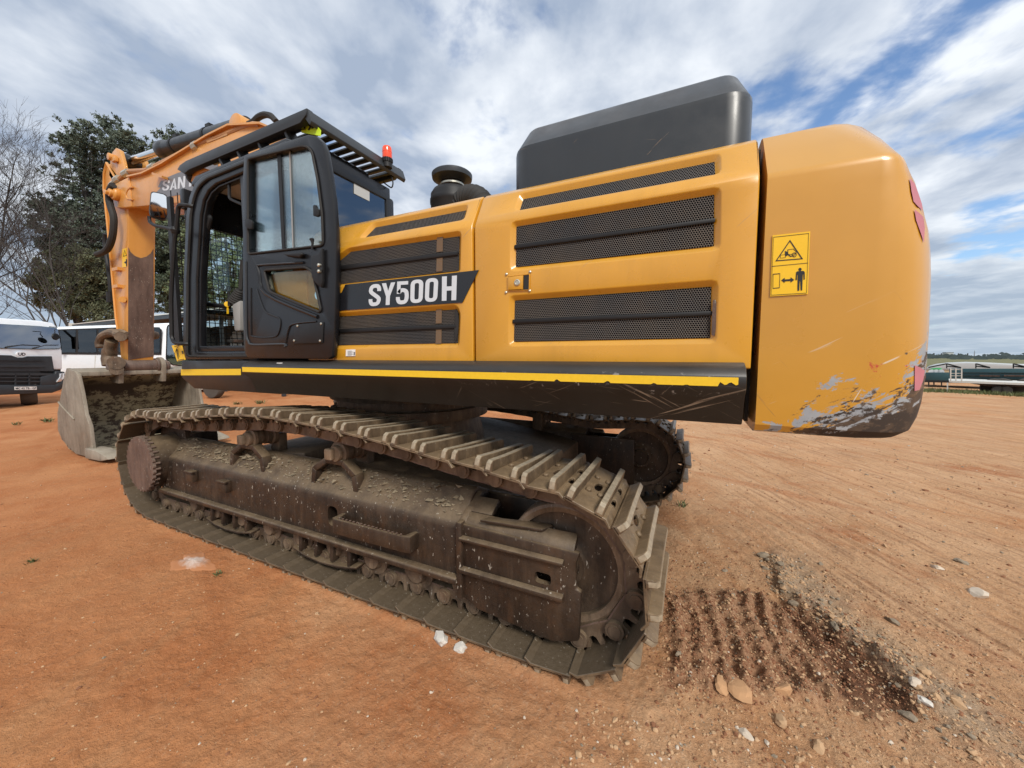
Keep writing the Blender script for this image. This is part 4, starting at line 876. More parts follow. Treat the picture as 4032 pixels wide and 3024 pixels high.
def shoe_mesh():
    w = .30; b = MB()
    b.prism([V((-.107, -w, .063)), V((.098, -w, .063)), V((.130, -w, .038)), V((.137, -w, .046)), V((.104, -w, .078)), V((-.107, -w, .078))], (0, 2*w, 0))
    base = b.mesh('s', [])
    cut = []
    c = MB(); c.prism([V((.02*math.cos(a)+.0, .055*math.sin(a), .0)) for a in np.linspace(0, 2*math.pi, 16, endpoint=False)], (0, 0, .2)); cut.append(c.mesh('c', []))
    for y in (-.09, .09):
        c = MB(); c.prism([V((.103+.013*math.cos(a), y+.042*math.sin(a), .0)) for a in np.linspace(0, 2*math.pi, 14, endpoint=False)], (0, 0, .2)); cut.append(c.mesh('c', []))
    plate = boolean(base, cut, 'p')
    b = MB(); b.add([v.co[:] for v in plate.vertices], [tuple(p.vertices) for p in plate.polygons])
    for s in (-.083, .066):                                    # two grousers with worn, tapered ends
        vs = []
        for y, h in ((-w, .010), (-w+.005, .044), (-w+.022, .057), (-.1, .054), (.1, .055), (w-.022, .057), (w-.005, .044), (w, .010)):
            vs += [V((s-.023, y, .069)), V((s+.023, y, .069)), V((s+.015, y, .077+h)), V((s-.015, y, .077+h))]
        n = len(vs)//4; fs = [(0, 1, 2, 3), tuple(4*(n-1)+q for q in (3, 2, 1, 0))]
        for i in range(n-1): fs += [(4*i+j, 4*i+(j+1) % 4, 4*i+4+(j+1) % 4, 4*i+4+j) for j in (0, 1, 3)]
        b.add(vs, fs); b.add([vs[4*i+j]+V((0, 0, 0)) for i in range(n) for j in (2, 3)], [(2*i, 2*i+2, 2*i+3, 2*i+1) for i in range(n-1)], 1)
    for s in (-.034, .030):
        for y in (-.105, .105): b.lathe([(.017, 0), (.017, .012), (.012, .015), (.001, .015)], V((s, y, .077)), (0, 0, 1), 6)
    me = b.mesh('track_shoe', [M['shoe'], M['shoewear']]); bm = bmesh.new(); bm.from_mesh(me); bmesh.ops.remove_doubles(bm, verts=bm.verts, dist=1e-5); bmesh.ops.recalc_face_normals(bm, faces=bm.faces); bm.to_mesh(me); bm.free(); return finish(me, .0035, 1, bang=50)
SHOE = shoe_mesh()
def link_geo(b, Mx):
    for sd in (-1, 1):
        y = sd*.098; pr = [(-.118, -.01), (-.105, -.048), (-.02, -.052), (.09, -.05), (.112, -.03), (.118, .02), (.10, .058), (.068, .063), (.060, .026), (.052, .012), (.026, .010), (.015, .022), (.010, .063), (-.016, .063), (-.021, .022), (-.031, .010), (-.056, .012), (-.066, .026), (-.074, .063), (-.10, .045), (-.116, .02)]
        b.prism([Mx @ V((x, y-.019, z)) for x, z in pr], (Mx.to_3x3() @ V((0, .038, 0))))
        for xa, za, xb, zb in ((-.105, -.0485, -.02, -.0525), (-.02, -.0525, .09, -.0505)): b.add([Mx @ V((xa, y-.0195, za)), Mx @ V((xb, y-.0195, zb)), Mx @ V((xb, y-.0195, zb+.009)), Mx @ V((xa, y-.0195, za+.009))], [(0, 1, 2, 3)], 1)
        if sd < 0: b.cyl(Mx @ V((.1077, -.10, 0)), Mx @ V((.1077, .10, 0)), .036, 12)
        for x in (-.1077, .1077):
            o = sd*(.006 if x < 0 else -.008)
            b.cyl(Mx @ V((x, y-.036+o, 0)), Mx @ V((x, y+.036+o, 0)), .047, 16)
            b.cyl(Mx @ V((x, y+sd*.026+o, 0)), Mx @ V((x, y+sd*.042+o, 0)), .032, 12)
def roll_at(x, z, top):
    return R(-4.8)*min(1, max(0, (x+4.6)/1.0))*min(1, max(0, (-.55-x)/.35)) if top else 0
def side(yc, phase, dx, tw, nm, lab, sag=0.):
    cb = MB(); mats = []
    def at_sag(s):
        x, z = at_len(s); return (x, z-sag*sst1(x, -4.3, -3.4)*sst1(-x, .45, 1.2)) if z > .75 else (x, z)
    for i in range(NS):
        a = at_sag(phase+i*PITCH); c = at_sag(phase+(i+1)*PITCH)
        d = V((c[0]-a[0], 0, c[1]-a[1])); L = d.length; d.normalize(); nrm = V((-d.z, 0, d.x)); yv = nrm.cross(d)
        m = V(((a[0]+c[0])/2+dx, yc, (a[1]+c[1])/2))
        Mx = Matrix(((d.x, yv.x, nrm.x, m.x), (d.y, yv.y, nrm.y, m.y), (d.z, yv.z, nrm.z, m.z), (0, 0, 0, 1)))
        link_geo(cb, Mx)
        top = d.x > .5 and m.z > .7
        mats.append(Mx @ Matrix.Rotation(roll_at(m.x-dx, m.z, top)*tw*(1 if yv.y > 0 else -1)+R(random.gauss(0, .5)), 4, 'X') @ Matrix.Translation((random.gauss(0, .002), random.gauss(0, .003), 0)))
    ch = part(cb, 'track_chain', [M['chain'], M['stickface']], ang=40); tag(ch, lab)
    for mx in mats:
        o = bpy.data.objects.new('track_shoe', SHOE); COL.objects.link(o); o.parent = ch; o.matrix_basis = mx
    # idler
    ic = V((XI+dx, yc, ZI)); b = MB(); r = RI-.050
    b.lathe([(.03, -.10), (.11, -.10), (.13, -.075), (.16, -.06), (.25, -.070), (r-.052, -.072), (r-.046, -.092), (r-.02, -.100), (r-.006, -.094), (r, -.06), (r, -.04), (r+.004, -.03), (r+.004, .03), (r, .04), (r, .09), (r-.02, .095), (r-.05, .088), (.16, .06), (.11, .10), (.03, .10)], ic, (0, 1, 0), 64)
    idl = part(b, 'front_idler', M['idler'], ang=35)
    MB().lathe([(r-.050, -.088), (r-.048, -.096), (r-.020, -.104), (r-.004, -.098), (r+.001, -.085), (r-.01, -.08)], ic, (0, 1, 0), 64, caps=False).build('idler_rim', M['rim'], idl, ang=35)
    MB().lathe([(.02, -.135), (.075, -.135), (.085, -.12), (.085, .12), (.075, .135), (.02, .135)], ic, (0, 1, 0), 24).build('idler_hub', M['frame'], idl)
    # sprocket and travel motor
    sc = V((XS+dx, yc, ZS)); b = MB(); nt = 12; prof = []
    for i in range(nt*6):
        a = 2*math.pi*i/(nt*6); rr_ = RS-.012 if i % 6 in (0, 1, 5) else (RS-.065 if i % 6 in (3,) else RS-.045); prof.append(V((sc.x+rr_*math.cos(a), yc-.03, sc.z+rr_*math.sin(a))))
    b.prism(prof, (0, .06, 0)); spr = part(b, 'drive_sprocket', M['frame'])
    mo_ = 1 if yc < SC.y else -1; yo = yc-mo_*.30
    b = MB(); b.lathe([(.255, 0), (.255, .29*1), (.3, .30), (.3, .36)], V((sc.x, yo+mo_*.012, .555)), (0, mo_, 0), 40)
    mot = b.build('travel_motor', M['frame'], spr, ang=35)
    b = MB(); nb = 30; pf = []
    for i in range(nb*4):
        a = 2*math.pi*i/(nb*4); rr_ = .272 if i % 4 in (0, 1) else .258; pf.append(V((sc.x+rr_*math.cos(a), yo, .555+rr_*math.sin(a))))
    b.prism(pf, (0, mo_*.022, 0))
    for i in range(nb):
        a = 2*math.pi*(i+.62)/nb; b.cyl(V((sc.x+.262*math.cos(a), yo+mo_*.02, .555+.262*math.sin(a))), V((sc.x+.262*math.cos(a), yo+mo_*.055, .555+.262*math.sin(a))), .011, 8)
    b.build('motor_cover', M['stickface'], spr)
    # track frame
    f0, f1 = XS+.12+dx, -1.16+dx; yo = yc-.18
    pr = [(yo, .275), (yo, .585), (yo+.012, .625), (yo+.05, .655), (yc-.02, .775), (yc+.03, .785), (yc+.16, .72), (yc+.19, .64), (yc+.19, .275)]
    if mo_ < 0: pr = [(2*yc-y, z) for y, z in pr][::-1]
    b = MB(); b.prism([V((f0, y, z)) for y, z in pr], (f1-f0, 0, 0))
    fr = b.mesh('track_frame', M['frame'], bevel=.012, seg=3, bang=20)
    sl = MB().prism(round_poly([V((-2.285+dx, yo-mo_*.0-.1, .395)), V((-2.185+dx, yo-.1, .395)), V((-2.185+dx, yo-.1, .54)), V((-2.285+dx, yo-.1, .54))], .045, 4), (0, .22, 0)).mesh('c', [])
    fr = finish(boolean(fr, [sl], 'track_frame'), 0, ang=35) if mo_ > 0 else fr
    fro = link('track_frame', fr, exc)
    s_ = mo_; ys = yc-s_*.18
    b = MB(); b.box(((f0+f1)/2, ys-s_*.012, .292), (f1-f0-.02, .07, .045)); b.build('frame_rail', M['frame'], fro, bevel=.014, seg=3)
    b = MB(); e = [V((f0, ys-s_*.012, .235)), V((f0, ys-s_*.012, .62)), V((f0, ys+s_*.03, .672)), V((f0, yc+s_*.30, .765)), V((f0, yc+s_*.30, .235))]; b.prism(e, (.035, 0, 0)); b.build('end_plate', M['frame'], fro, bevel=.01)
    b = MB(); b.box((f0-.02, yc+s_*.13, .74), (.3, .24, .16)); b.box((f0-.1, yc+s_*.02, .80), (.16, .1, .1)); b.build('motor_bracket', M['frame'], fro, bevel=.01)
    # rear yoke with two ribs, opening above the idler
    g0, g1 = -1.16+dx, -.47+dx; yf = yc-s_*.195
    yk = [V((g0, yf, .20)), V((g0, yf, .60)), V((g0, yf, .636)), V((g1+.02, yf, .62)), V((g1, yf, .56)), V((g1+.004, yf, .43)), V((g1+.03, yf, .42)), V((g1+.02, yf, .155)), V((g1-.12, yf, .105)), V((g0+.12, yf, .145))]
    b = MB(); b.prism(yk, (0, s_*.035, 0)); hole = MB().prism(round_poly([V((g1-.22, yf-.1, .41)), V((g1-.13, yf-.1, .41)), V((g1-.13, yf-.1, .47)), V((g1-.22, yf-.1, .47))], .022, 4), (0, .2, 0)).mesh('c', [])
    ym_ = b.mesh('idler_yoke', M['frame'], bevel=.012, bang=40)
    yo_ = link('idler_yoke', finish(boolean(ym_, [hole], 'idler_yoke'), 0, ang=35), fro)
    b = MB()
    for za, zb in ((.574, .535), (.39, .343)):
        b.prism([V((g0+.01, yf, za)), V((g0+.01, yf-s_*.03, za-.012)), V((g0+.01, yf-s_*.03, zb+.012)), V((g0+.01, yf, zb))], (g1-g0-.07, 0, 0))
    b.build('yoke_rib', M['frame'], fro, bevel=.006)
    b = MB(); b.prism([V((g0, yf+s_*.0, .605)), V((g0, yf+s_*.02, .64)), V((g0, yf+s_*.078, .685)), V((g0, yf+s_*.085, .668)), V((g0, yf+s_*.045, .60))], (g1-g0-.01, 0, 0)); b.prism([V((g0, yf+s_*.079, .684)), V((g0, yc-s_*.02, .745)), V((g0, yc+s_*.02, .70)), V((g0, yf+s_*.087, .66))], (.17, 0, 0))
    b.build('yoke_top', M['frame'], fro, bevel=.01)
    b = MB(); tp = [hit('H', a, c, 'z', .668) for a, c in ((350, 472), (800, 545), (880, 520), (865, 500), (420, 450))] if mo_ > 0 else []
    if tp: b.prism(tp, (0, 0, .016)); b.build('wear_pad', M['frame'], fro, bevel=.004)
    b = MB(); b.box((g0+.005, yf+s_*.06, .42), (.04, .16, .46)); b.prism([V((g0-.015, yf-s_*.006, .60)), V((g0-.015, yf+s_*.03, .655)), V((g0-.015, yc+s_*.02, .765)), V((g0-.015, yc+s_*.02, .70)), V((g0-.015, yf+s_*.04, .6))], (.05, 0, 0)); b.build('yoke_flange', M['frame'], fro, bevel=.01)
    b = MB(); b.box((g0+.2, yc+s_*.19, .45), (.7, .05, .5)); b.box((g0-.1, yc, .45), (.3, .34, .3)); b.build('inner_yoke', M['frame'], fro, bevel=.01)
    # step bracket, small bosses, hoops over the carrier rollers
    if mo_ > 0:
        st_ = [V((-2.13, ys, .50)), V((-2.13, ys-.09, .515)), V((-2.10, ys-.10, .515)), V((-1.52, ys-.09, .565)), V((-1.47, ys-.08, .56)), V((-1.47, ys, .555)), V((-1.50, ys, .54)), V((-1.52, ys-.07, .55)), V((-2.08, ys-.08, .50)), V((-2.10, ys, .485))]
        st_ = [V((p.x, p.y, .0)) for p in st_]
        b = MB(); b.prism([p+V((0, 0, .41)) for p in st_], (0, 0, .105)); stp = b.build('boarding_step', M['frame'], fro, bevel=.008)
        b = MB()
        for k in range(17): b.box((-2.06+k*.033, ys-.088, .524), (.012, .010, .006))
        b.build('step_teeth', M['stickface'], stp)
        for x, z in ((-4.035, .515), (-3.52, .50)):
            b = MB(); b.box((x, ys-.025, z), (.11, .05, .10)); b.box((x+.01, ys-.05, z+.045), (.13, .03, .02)); b.build('mounting_boss', M['frame'], fro, bevel=.008)
        for xa, zz_ in ((-3.33, 0), (-2.28, .0)):
            pts = [V((xa-.245, ys+.05, .63)), V((xa-.225, ys+.05, .775)), V((xa-.10, ys+.06, .858)), V((xa+.09, ys+.06, .858)), V((xa+.225, ys+.05, .775)), V((xa+.245, ys+.05, .63))]
            b = MB(); c = V((xa, ys+.05, .66))
            inn = [lerp(c, p, .80) if i not in (0, 5) else V((p.x*.82+xa*.18, p.y, p.z)) for i, p in enumerate(pts)]
            for i in range(5): b.prism([pts[i], pts[i+1], inn[i+1], inn[i]], (0, .075, 0))
            b.build('carrier_hoop', M['frame'], fro, bevel=.006)
    for x, z in ((-3.32, .905-sag), (-2.26 if not sag else -1.75, .90-sag)):
        b = MB(); b.lathe([(.03, -.13), (.055, -.13), (.06, -.12), (.06, -.10), (.082, -.095), (.082, -.07), (.07, -.06), (.07, -.02), (.05, -.01), (.05, .01), (.07, .02), (.07, .06), (.082, .07), (.082, .1), (.05, .11)], V((x+dx, yc-s_*.0, z)), (0, s_, 0), 30)
        cr = part(b, 'carrier_roller', M['chain'], ang=35)
        b = MB(); b.box((x+dx, yc+s_*.15, .80), (.12, .08, .22)); b.build('roller_bracket', M['chain'], cr, bevel=.01); b = MB(); b.box((x+dx-.03, yc-s_*.14, .90), (.07, .05, .08)); b.build('end_cap', M['chain'], cr, bevel=.01)
    for k in range(9):
        x = lerp(-4.15, -1.15, k/8)+dx; b = MB()
        b.lathe([(.03, -.16), (.06, -.16), (.075, -.13), (.115, -.125), (.115, -.105), (.09, -.10), (.09, -.05), (.115, -.045), (.115, -.02), (.07, 0), (.115, .02), (.115, .045), (.09, .05), (.09, .1), (.115, .105), (.115, .125), (.06, .16)], V((x, yc, .215)), (0, 1, 0), 24)
        part(b, 'track_roller', M['chain'], ang=35)
    for xg_ in (-3.55, -2.35) if mo_ > 0 else ():
        b = MB()
        for k in range(4): b.prism([V((xg_-.27+k*.17, yo+.0, .27)), V((xg_-.225+k*.17, yo, .27)), V((xg_-.235+k*.17, yo-.01, .13)), V((xg_-.26+k*.17, yo-.01, .13))], (0, .09, 0))
        b.prism([V((xg_-.33, yo-.012, .15)), V((xg_-.20, yo-.012, .118)), V((xg_-.02, yo-.012, .105)), V((xg_+.16, yo-.012, .118)), V((xg_+.34, yo-.012, .15)), V((xg_+.34, yo-.012, .135)), V((xg_+.16, yo-.012, .098)), V((xg_-.02, yo-.012, .088)), V((xg_-.20, yo-.012, .098)), V((xg_-.33, yo-.012, .135))], (0, .10, 0))
        b.build('roller_guard', M['frame'], fro, bevel=.006)
    return fro
YN = 1.94; YFAR = 4.33
def sst1(v, a, b):
    t = min(1, max(0, (v-a)/(b-a))); return t*t*(3-2*t)
near = side(YN, .03, 0, 1, 'near', 'near track with sagging pale double-grouser shoes')
far = side(YFAR, .12, .13, 0, 'far', 'far track seen under the machine', .11)
# caked dirt and stones lying on the near frame
b = MB(); rr = random.Random(5)
for k in range(700):
    x = rr.uniform(-4.5, -1.2); t = rr.random(); y = lerp(1.81, 1.92, t); z = lerp(.655, .775, t)
    s = rr.choice((.004, .005, .006, .008, .011, .015))*rr.uniform(.7, 1.2)
    q = [V((rr.gauss(0, s), rr.gauss(0, s), abs(rr.gauss(0, s*.6)))) for _ in range(7)]
    try:
        bm = bmesh.new(); [bm.verts.new(p+V((x, y, z))) for p in q]; bmesh.ops.convex_hull(bm, input=bm.verts); bm.verts.index_update()
        b.add([v.co[:] for v in bm.verts], [tuple(v.index for v in f.verts) for f in bm.faces]); bm.free()
    except Exception: pass
o = b.build('dried_mud', M['mud'], near, ang=10); o['kind'] = 'stuff'
# car body, slewing ring
b = MB(); b.cyl((SC.x, SC.y, 1.0), (SC.x, SC.y, 1.10), .80, 56); b.cyl((SC.x, SC.y, 1.10), (SC.x, SC.y, 1.19), .74, 56); b.cyl((SC.x, SC.y, 1.19), (SC.x, SC.y, 1.36), .80, 56)
part(b, 'slewing_ring', M['chain'], bevel=.006)
b = MB(); b.cyl((SC.x, SC.y, .62), (SC.x, SC.y, 1.0), .80, 40, r2=.70)
for sx in (-1, 1):
    pr = [V((SC.x+sx*.2, 2.0, .3)), V((SC.x+sx*1.55, 2.0, .3)), V((SC.x+sx*1.55, 2.0, .62)), V((SC.x+sx*1.1, 2.0, .70)), V((SC.x+sx*.2, 2.0, .80))]
    b.prism(pr, (0, 2.25, 0))
part(b, 'car_body', M['chain'], bevel=.02)
# ================================================================ GROUND
def hsh(i, j, s):
    h = (i*374761393+j*668265263+s*974634777) & 0xffffffff; h = ((h ^ (h >> 13))*1274126177) & 0xffffffff
    return ((h ^ (h >> 16)) & 0xffff)/65535.0
def vnoise(x, y, s=0):
    xi = np.floor(x).astype(np.int64); yi = np.floor(y).astype(np.int64); fx = x-xi; fy = y-yi; fx = fx*fx*(3-2*fx); fy = fy*fy*(3-2*fy)
    a = hsh(xi, yi, s); b = hsh(xi+1, yi, s); c = hsh(xi, yi+1, s); d = hsh(xi+1, yi+1, s)
    return (a*(1-fx)+b*fx)*(1-fy)+(c*(1-fx)+d*fx)*fy-.5
def fbm(x, y, o=4, s=0):
    t = 0; a = 1.0
    for k in range(o): t = t+a*vnoise(x, y, s+k*17); x = x*2.03+3.1; y = y*2.03+1.7; a *= .5
    return t
def sst(v, a, b):
    t = np.clip((v-a)/(b-a), 0, 1); return t*t*(3-2*t)
PILE = [(-.10, 2.62), (.12, 2.74), (.42, 2.86), (.82, 2.90), (.98, 2.62), (1.12, 2.38), (1.10, 2.2), (.82, 2.06), (.456, 1.93), (.156, 1.85), (-.10, 1.78)]
def poly_sd(x, y, P):
    """signed distance to a polygon, positive inside"""
    d = np.full(np.shape(x), 1e9); ins = np.zeros(np.shape(x), bool); n = len(P)
    for i in range(n):
        ax, ay = P[i]; bx, by = P[(i+1) % n]; ex, ey = bx-ax, by-ay
        t = np.clip(((x-ax)*ex+(y-ay)*ey)/(ex*ex+ey*ey), 0, 1); d = np.minimum(d, np.hypot(x-ax-t*ex, y-ay-t*ey))
        c = (ay > y) != (by > y); ins ^= c & (x < (bx-ax)*(y-ay)/((by-ay) if abs(by-ay) > 1e-9 else 1e-9)+ax)
    return np.where(ins, d, -d)
def pile_mask(x, y):
    """churned soil thrown up behind the near track"""
    return sst(poly_sd(x, y, PILE)+.07*fbm(x*6, y*6, 3, 9), -.03, .10)
def valley_x(y): return np.interp(y, [2.05, 2.21, 2.36, 2.768, 2.95], [1.0, .985, .96, .70, .56])
def wet_mask(x, y):
    v = valley_x(y); wl = np.interp(y, [2.0, 2.4, 2.8], [.30, .27, .16])
    return sst(-(np.abs(x-(v-wl*.45))-wl*.55+.07*fbm(x*7, y*7, 3, 40)), -.03, .05)*pile_mask(x, y)
def spoil_mask(x, y):
    v = valley_x(np.clip(y, 2.05, 2.95))+np.maximum(y-2.95, 0)*.05
    m = sst(x-v+.06*fbm(x*5, y*5, 3, 41), .03, .10)*sst(-(x-v)+.22*fbm(x*3, y*3, 3, 42), -.52, -.18)
    return m*sst(y, 1.95, 2.25)*sst(-y, -3.8, -3.2)
def gheight(x, y):
    r = np.hypot(x, y)
    h = .030*fbm(x*.35, y*.35, 3, 1)*np.clip(r/6, .2, 1)+.018*fbm(x*1.7, y*1.7, 4, 2)+.010*np.clip(fbm(x*9, y*9, 4, 3)+.05, -.2, 1)*np.clip(4/r, .1, 1)
    h = h+.007*fbm(x*31, y*31, 3, 4)*np.clip(3/r, 0, 1)
    # fine parallel tyre lines running past the machine on the right
    w = x*.90+y*.43+.06*fbm(x*.8, y*.8, 2, 21); l = x*.43-y*.90
    band = sst(w, 1.9, 2.3)*sst(-w, -3.6, -3.0)*sst(x, .45, .8)+.7*sst(w, 4.4, 4.8)*sst(-w, -6.0, -5.5)
    h = h+band*np.clip(5/r, 0, 1)*.0065*np.sin(w*62+2.5*fbm(x*1.5, y*1.5, 2, 6))*(.6+fbm(x*2, y*2, 2, 5))
    pm = pile_mask(x, y); sp_ = spoil_mask(x, y)
    sh = .10+.42*np.clip(x-.40, 0, 1); u = x+sh*(y-2.3)+.075*fbm(x*2.5, y*2.5, 3, 8)
    ridge = (.5+.5*np.cos(u*2*np.pi/.108))**1.3
    h = h+pm*(.020+.025*ridge*(.65+.9*np.clip(fbm(x*3, y*3, 2, 7)+.3, 0, 1))*sst(y, 1.85, 2.05)*(1-.7*sst(x, .62, .8))+.032*fbm(x*8, y*8, 4, 12)+.026*fbm(x*27, y*27, 3, 14)+.010*fbm(x*70, y*70, 2, 15))
    v = valley_x(np.clip(y, 2.05, 2.95)); tr = sst(-np.abs(x-v+.06+.03*fbm(x*6, y*6, 2, 30)), -.11, -.02)*sst(y, 2.05, 2.25)*sst(-y, -2.95, -2.8)
    h = h-.045*tr
    h = h+sp_*(.028*sst(-np.abs(x-v-.10), -.12, -.01)+.022*fbm(x*11, y*11, 4, 50)+.010)
    # the near and far shoes press in
    for yc in (YN, YFAR):
        m = sst(-np.abs(y-yc), -.36, -.30)*sst(x, -5.0, -4.8)*sst(-x, .25, .5); h = h*(1-m)+.010*m
    m = sst(-np.abs(x+8.7), -1.3, -1.0)*sst(-np.abs(y-3.07), -1.1, -.85); h = h*(1-m)+.0*m
    h = np.where(r > 60, h*np.clip(1-(r-60)/60, 0, 1), h)
    return h
def build_ground():
    rs = np.concatenate([[0.15, .4, .7, .95], np.geomspace(1.15, 11, 430), np.geomspace(11.2, 80, 110), np.geomspace(85, 4000, 30)])
    th = np.concatenate([np.radians(np.linspace(-88, 36, 560)), np.radians(np.linspace(40, 268, 58))])   # bearing from +y, clockwise
    Rr, T = np.meshgrid(rs, th, indexing='ij'); X = Rr*np.sin(T); Y = Rr*np.cos(T); Z = gheight(X, Y)
    n, m = Rr.shape; vs = np.stack([X, Y, Z], -1).reshape(-1, 3); i = np.arange(n-1)[:, None]*m; j = np.arange(m)[None, :]; jn = (j+1) % m
    q = np.stack([i+j, i+jn, i+m+jn, i+m+j], -1).reshape(-1, 4)
    me = bpy.data.meshes.new('ground'); nv = len(vs); nf = len(q)
    me.vertices.add(nv); me.vertices.foreach_set('co', vs.ravel()); me.loops.add(nf*4); me.loops.foreach_set('vertex_index', q[:, ::-1].ravel().astype(np.int32))
    me.polygons.add(nf); me.polygons.foreach_set('loop_start', np.arange(0, nf*4, 4, dtype=np.int32)); me.update(calc_edges=True); me.validate()
    cm = me.vertices; ctr = V((0, 0, 0))
    me.polygons.foreach_set('use_smooth', [True]*len(me.polygons))
    # stains: freshly turned wet soil and grey spoil
    for nm, fn in (('turned', pile_mask), ('wet', wet_mask), ('spoil', spoil_mask)):
        a = me.attributes.new(nm, 'FLOAT', 'POINT'); a.data.foreach_set('value', fn(X, Y).reshape(-1).astype(np.float32))
    return me
def ground_mat():
    t = NT('laterite_yard_soil')
    def att(nm):
        n = t.n.new('ShaderNodeAttribute'); n.attribute_name = nm; return n.outputs['Fac']
    pm, wm, sm = att('turned'), att('wet'), att('spoil')
    x, y, z = t.sep(t.oc())
    w = t.math('ADD', t.math('MULTIPLY', x, .90), t.math('MULTIPLY', y, .43)); l = t.math('SUBTRACT', t.math('MULTIPLY', x, .43), t.math('MULTIPLY', y, .90))
    big = t.noise(.22, 5, .6); mid = t.noise(1.1, 7, .65); fine = t.noise(11, 8, .72); grit = t.noise(58, 5, .75); grit2 = t.noise(26, 6, .75, vec=t.mapv((1, 1, 1), (5, 1, 2)))
    c = t.mix(t.mr(t.math('ADD', t.math('MULTIPLY', big, .45), t.math('MULTIPLY', mid, .55)), .40, .62), SOIL[0], SOIL[1])
    # paler, sandier ground to the right-hand side of the yard
    side = t.math('ADD', t.mr(x, -3.0, 1.0), t.math('MULTIPLY', t.math('SUBTRACT', mid, .5), 1.3))
    c = t.mix(t.mr(side, .25, .85, 0, .9), c, t.mix(t.mr(mid, .35, .65), SOIL[2], SOIL[3]))
    streak = t.noise(1.0, 6, .62, vec=t.comb(t.math('MULTIPLY', w, 5.5), t.math('MULTIPLY', l, .45)))
    c = t.mix(t.mr(streak, .50, .66, 0, .6), c, SOIL[4])
    lines = t.noise(1.0, 4, .6, vec=t.comb(t.math('MULTIPLY', w, 24), t.math('MULTIPLY', l, 1.1)))
    c = t.mix(t.math('MULTIPLY', t.mr(lines, .50, .36), t.mr(x, -.2, 1.2, .1, .55)), c, SOIL[6])
    c = t.mix(t.mr(t.noise(.9, 6, .7, vec=t.mapv((1, 1, 1), (9, 4, 0))), .57, .68, 0, .6), c, SOIL[5])
    lr = t.mr(x, -1.6, .2, .38, 1.0)                      # the trodden left side is smoother
    dusty = t.mr(t.noise(.55, 5, .6, vec=t.mapv((1, 1, 1), (2, 8, 0))), .52, .66, 0, .5); c = t.mix(dusty, c, (.57, .29, .135))
    rut = t.noise(1.0, 3, .5, vec=t.aniso((0, 0, R(22)), (.25, 3.0, 1))); c = t.mix(t.mr(rut, .56, .68, 0, .4), c, SOIL[5])
    c = t.mix(t.math('MULTIPLY', t.mr(fine, .46, .30, 0, .55), lr), c, SOIL[6])
    c = t.mix(t.math('MULTIPLY', t.mr(grit2, .55, .70, 0, .40), lr), c, (.60, .42, .27))
    c = t.mix(t.math('MULTIPLY', t.mr(grit, .56, .68, 0, .55), lr), c, (.60, .44, .30))
    c = t.mix(t.math('MULTIPLY', t.mr(grit, .44, .32, 0, .60), lr), c, (.17, .085, .045))
    c = t.mix(t.mr(t.noise(40, 4, .6, vec=t.mapv((1, 1, 1), (3, 3, 3))), .28, .36, .55, 0), c, (.12, .075, .05))
    soil2 = t.mix(t.mr(t.math('ADD', t.math('MULTIPLY', grit2, .7), t.math('MULTIPLY', mid, .3)), .36, .64), (.21, .105, .060), (.45, .26, .155))
    c = t.mix(t.math('MULTIPLY', pm, .75), c, soil2)
    c = t.mix(t.math('MULTIPLY', wm, .92), c, t.mix(t.mr(grit2, .3, .7), (.060, .026, .014), (.155, .072, .040)))
    c = t.mix(t.math('MULTIPLY', sm, .62), c, t.mix(t.mr(grit2, .3, .65), (.22, .175, .12), (.43, .35, .25)))
    far_ = t.mr(t.vmath('LENGTH', t.oc()), 45, 75); c = t.mix(far_, c, t.mix(mid, (.12, .13, .065), (.23, .21, .12)))      # dry grass field beyond the yard
    t.set(base=c, rough=.92, spec=.12)
    t.bump(t.math('ADD', t.math('MULTIPLY', t.math('ADD', grit, grit2), .6), t.math('ADD', fine, t.math('MULTIPLY', lines, t.mr(x, -.2, 1.2, 0, .5)))), .8, .028)
    return t.m
SOIL = [(.40, .142, .052), (.53, .235, .100), (.50, .29, .150), (.60, .375, .215), (.45, .21, .092), (.36, .115, .038), (.25, .12, .062)]
ground = link('ground', build_ground(), None); ground.data.materials.append(ground_mat()); tag(ground, 'bare orange laterite yard with loose grit and tread marks', None, kind='structure')

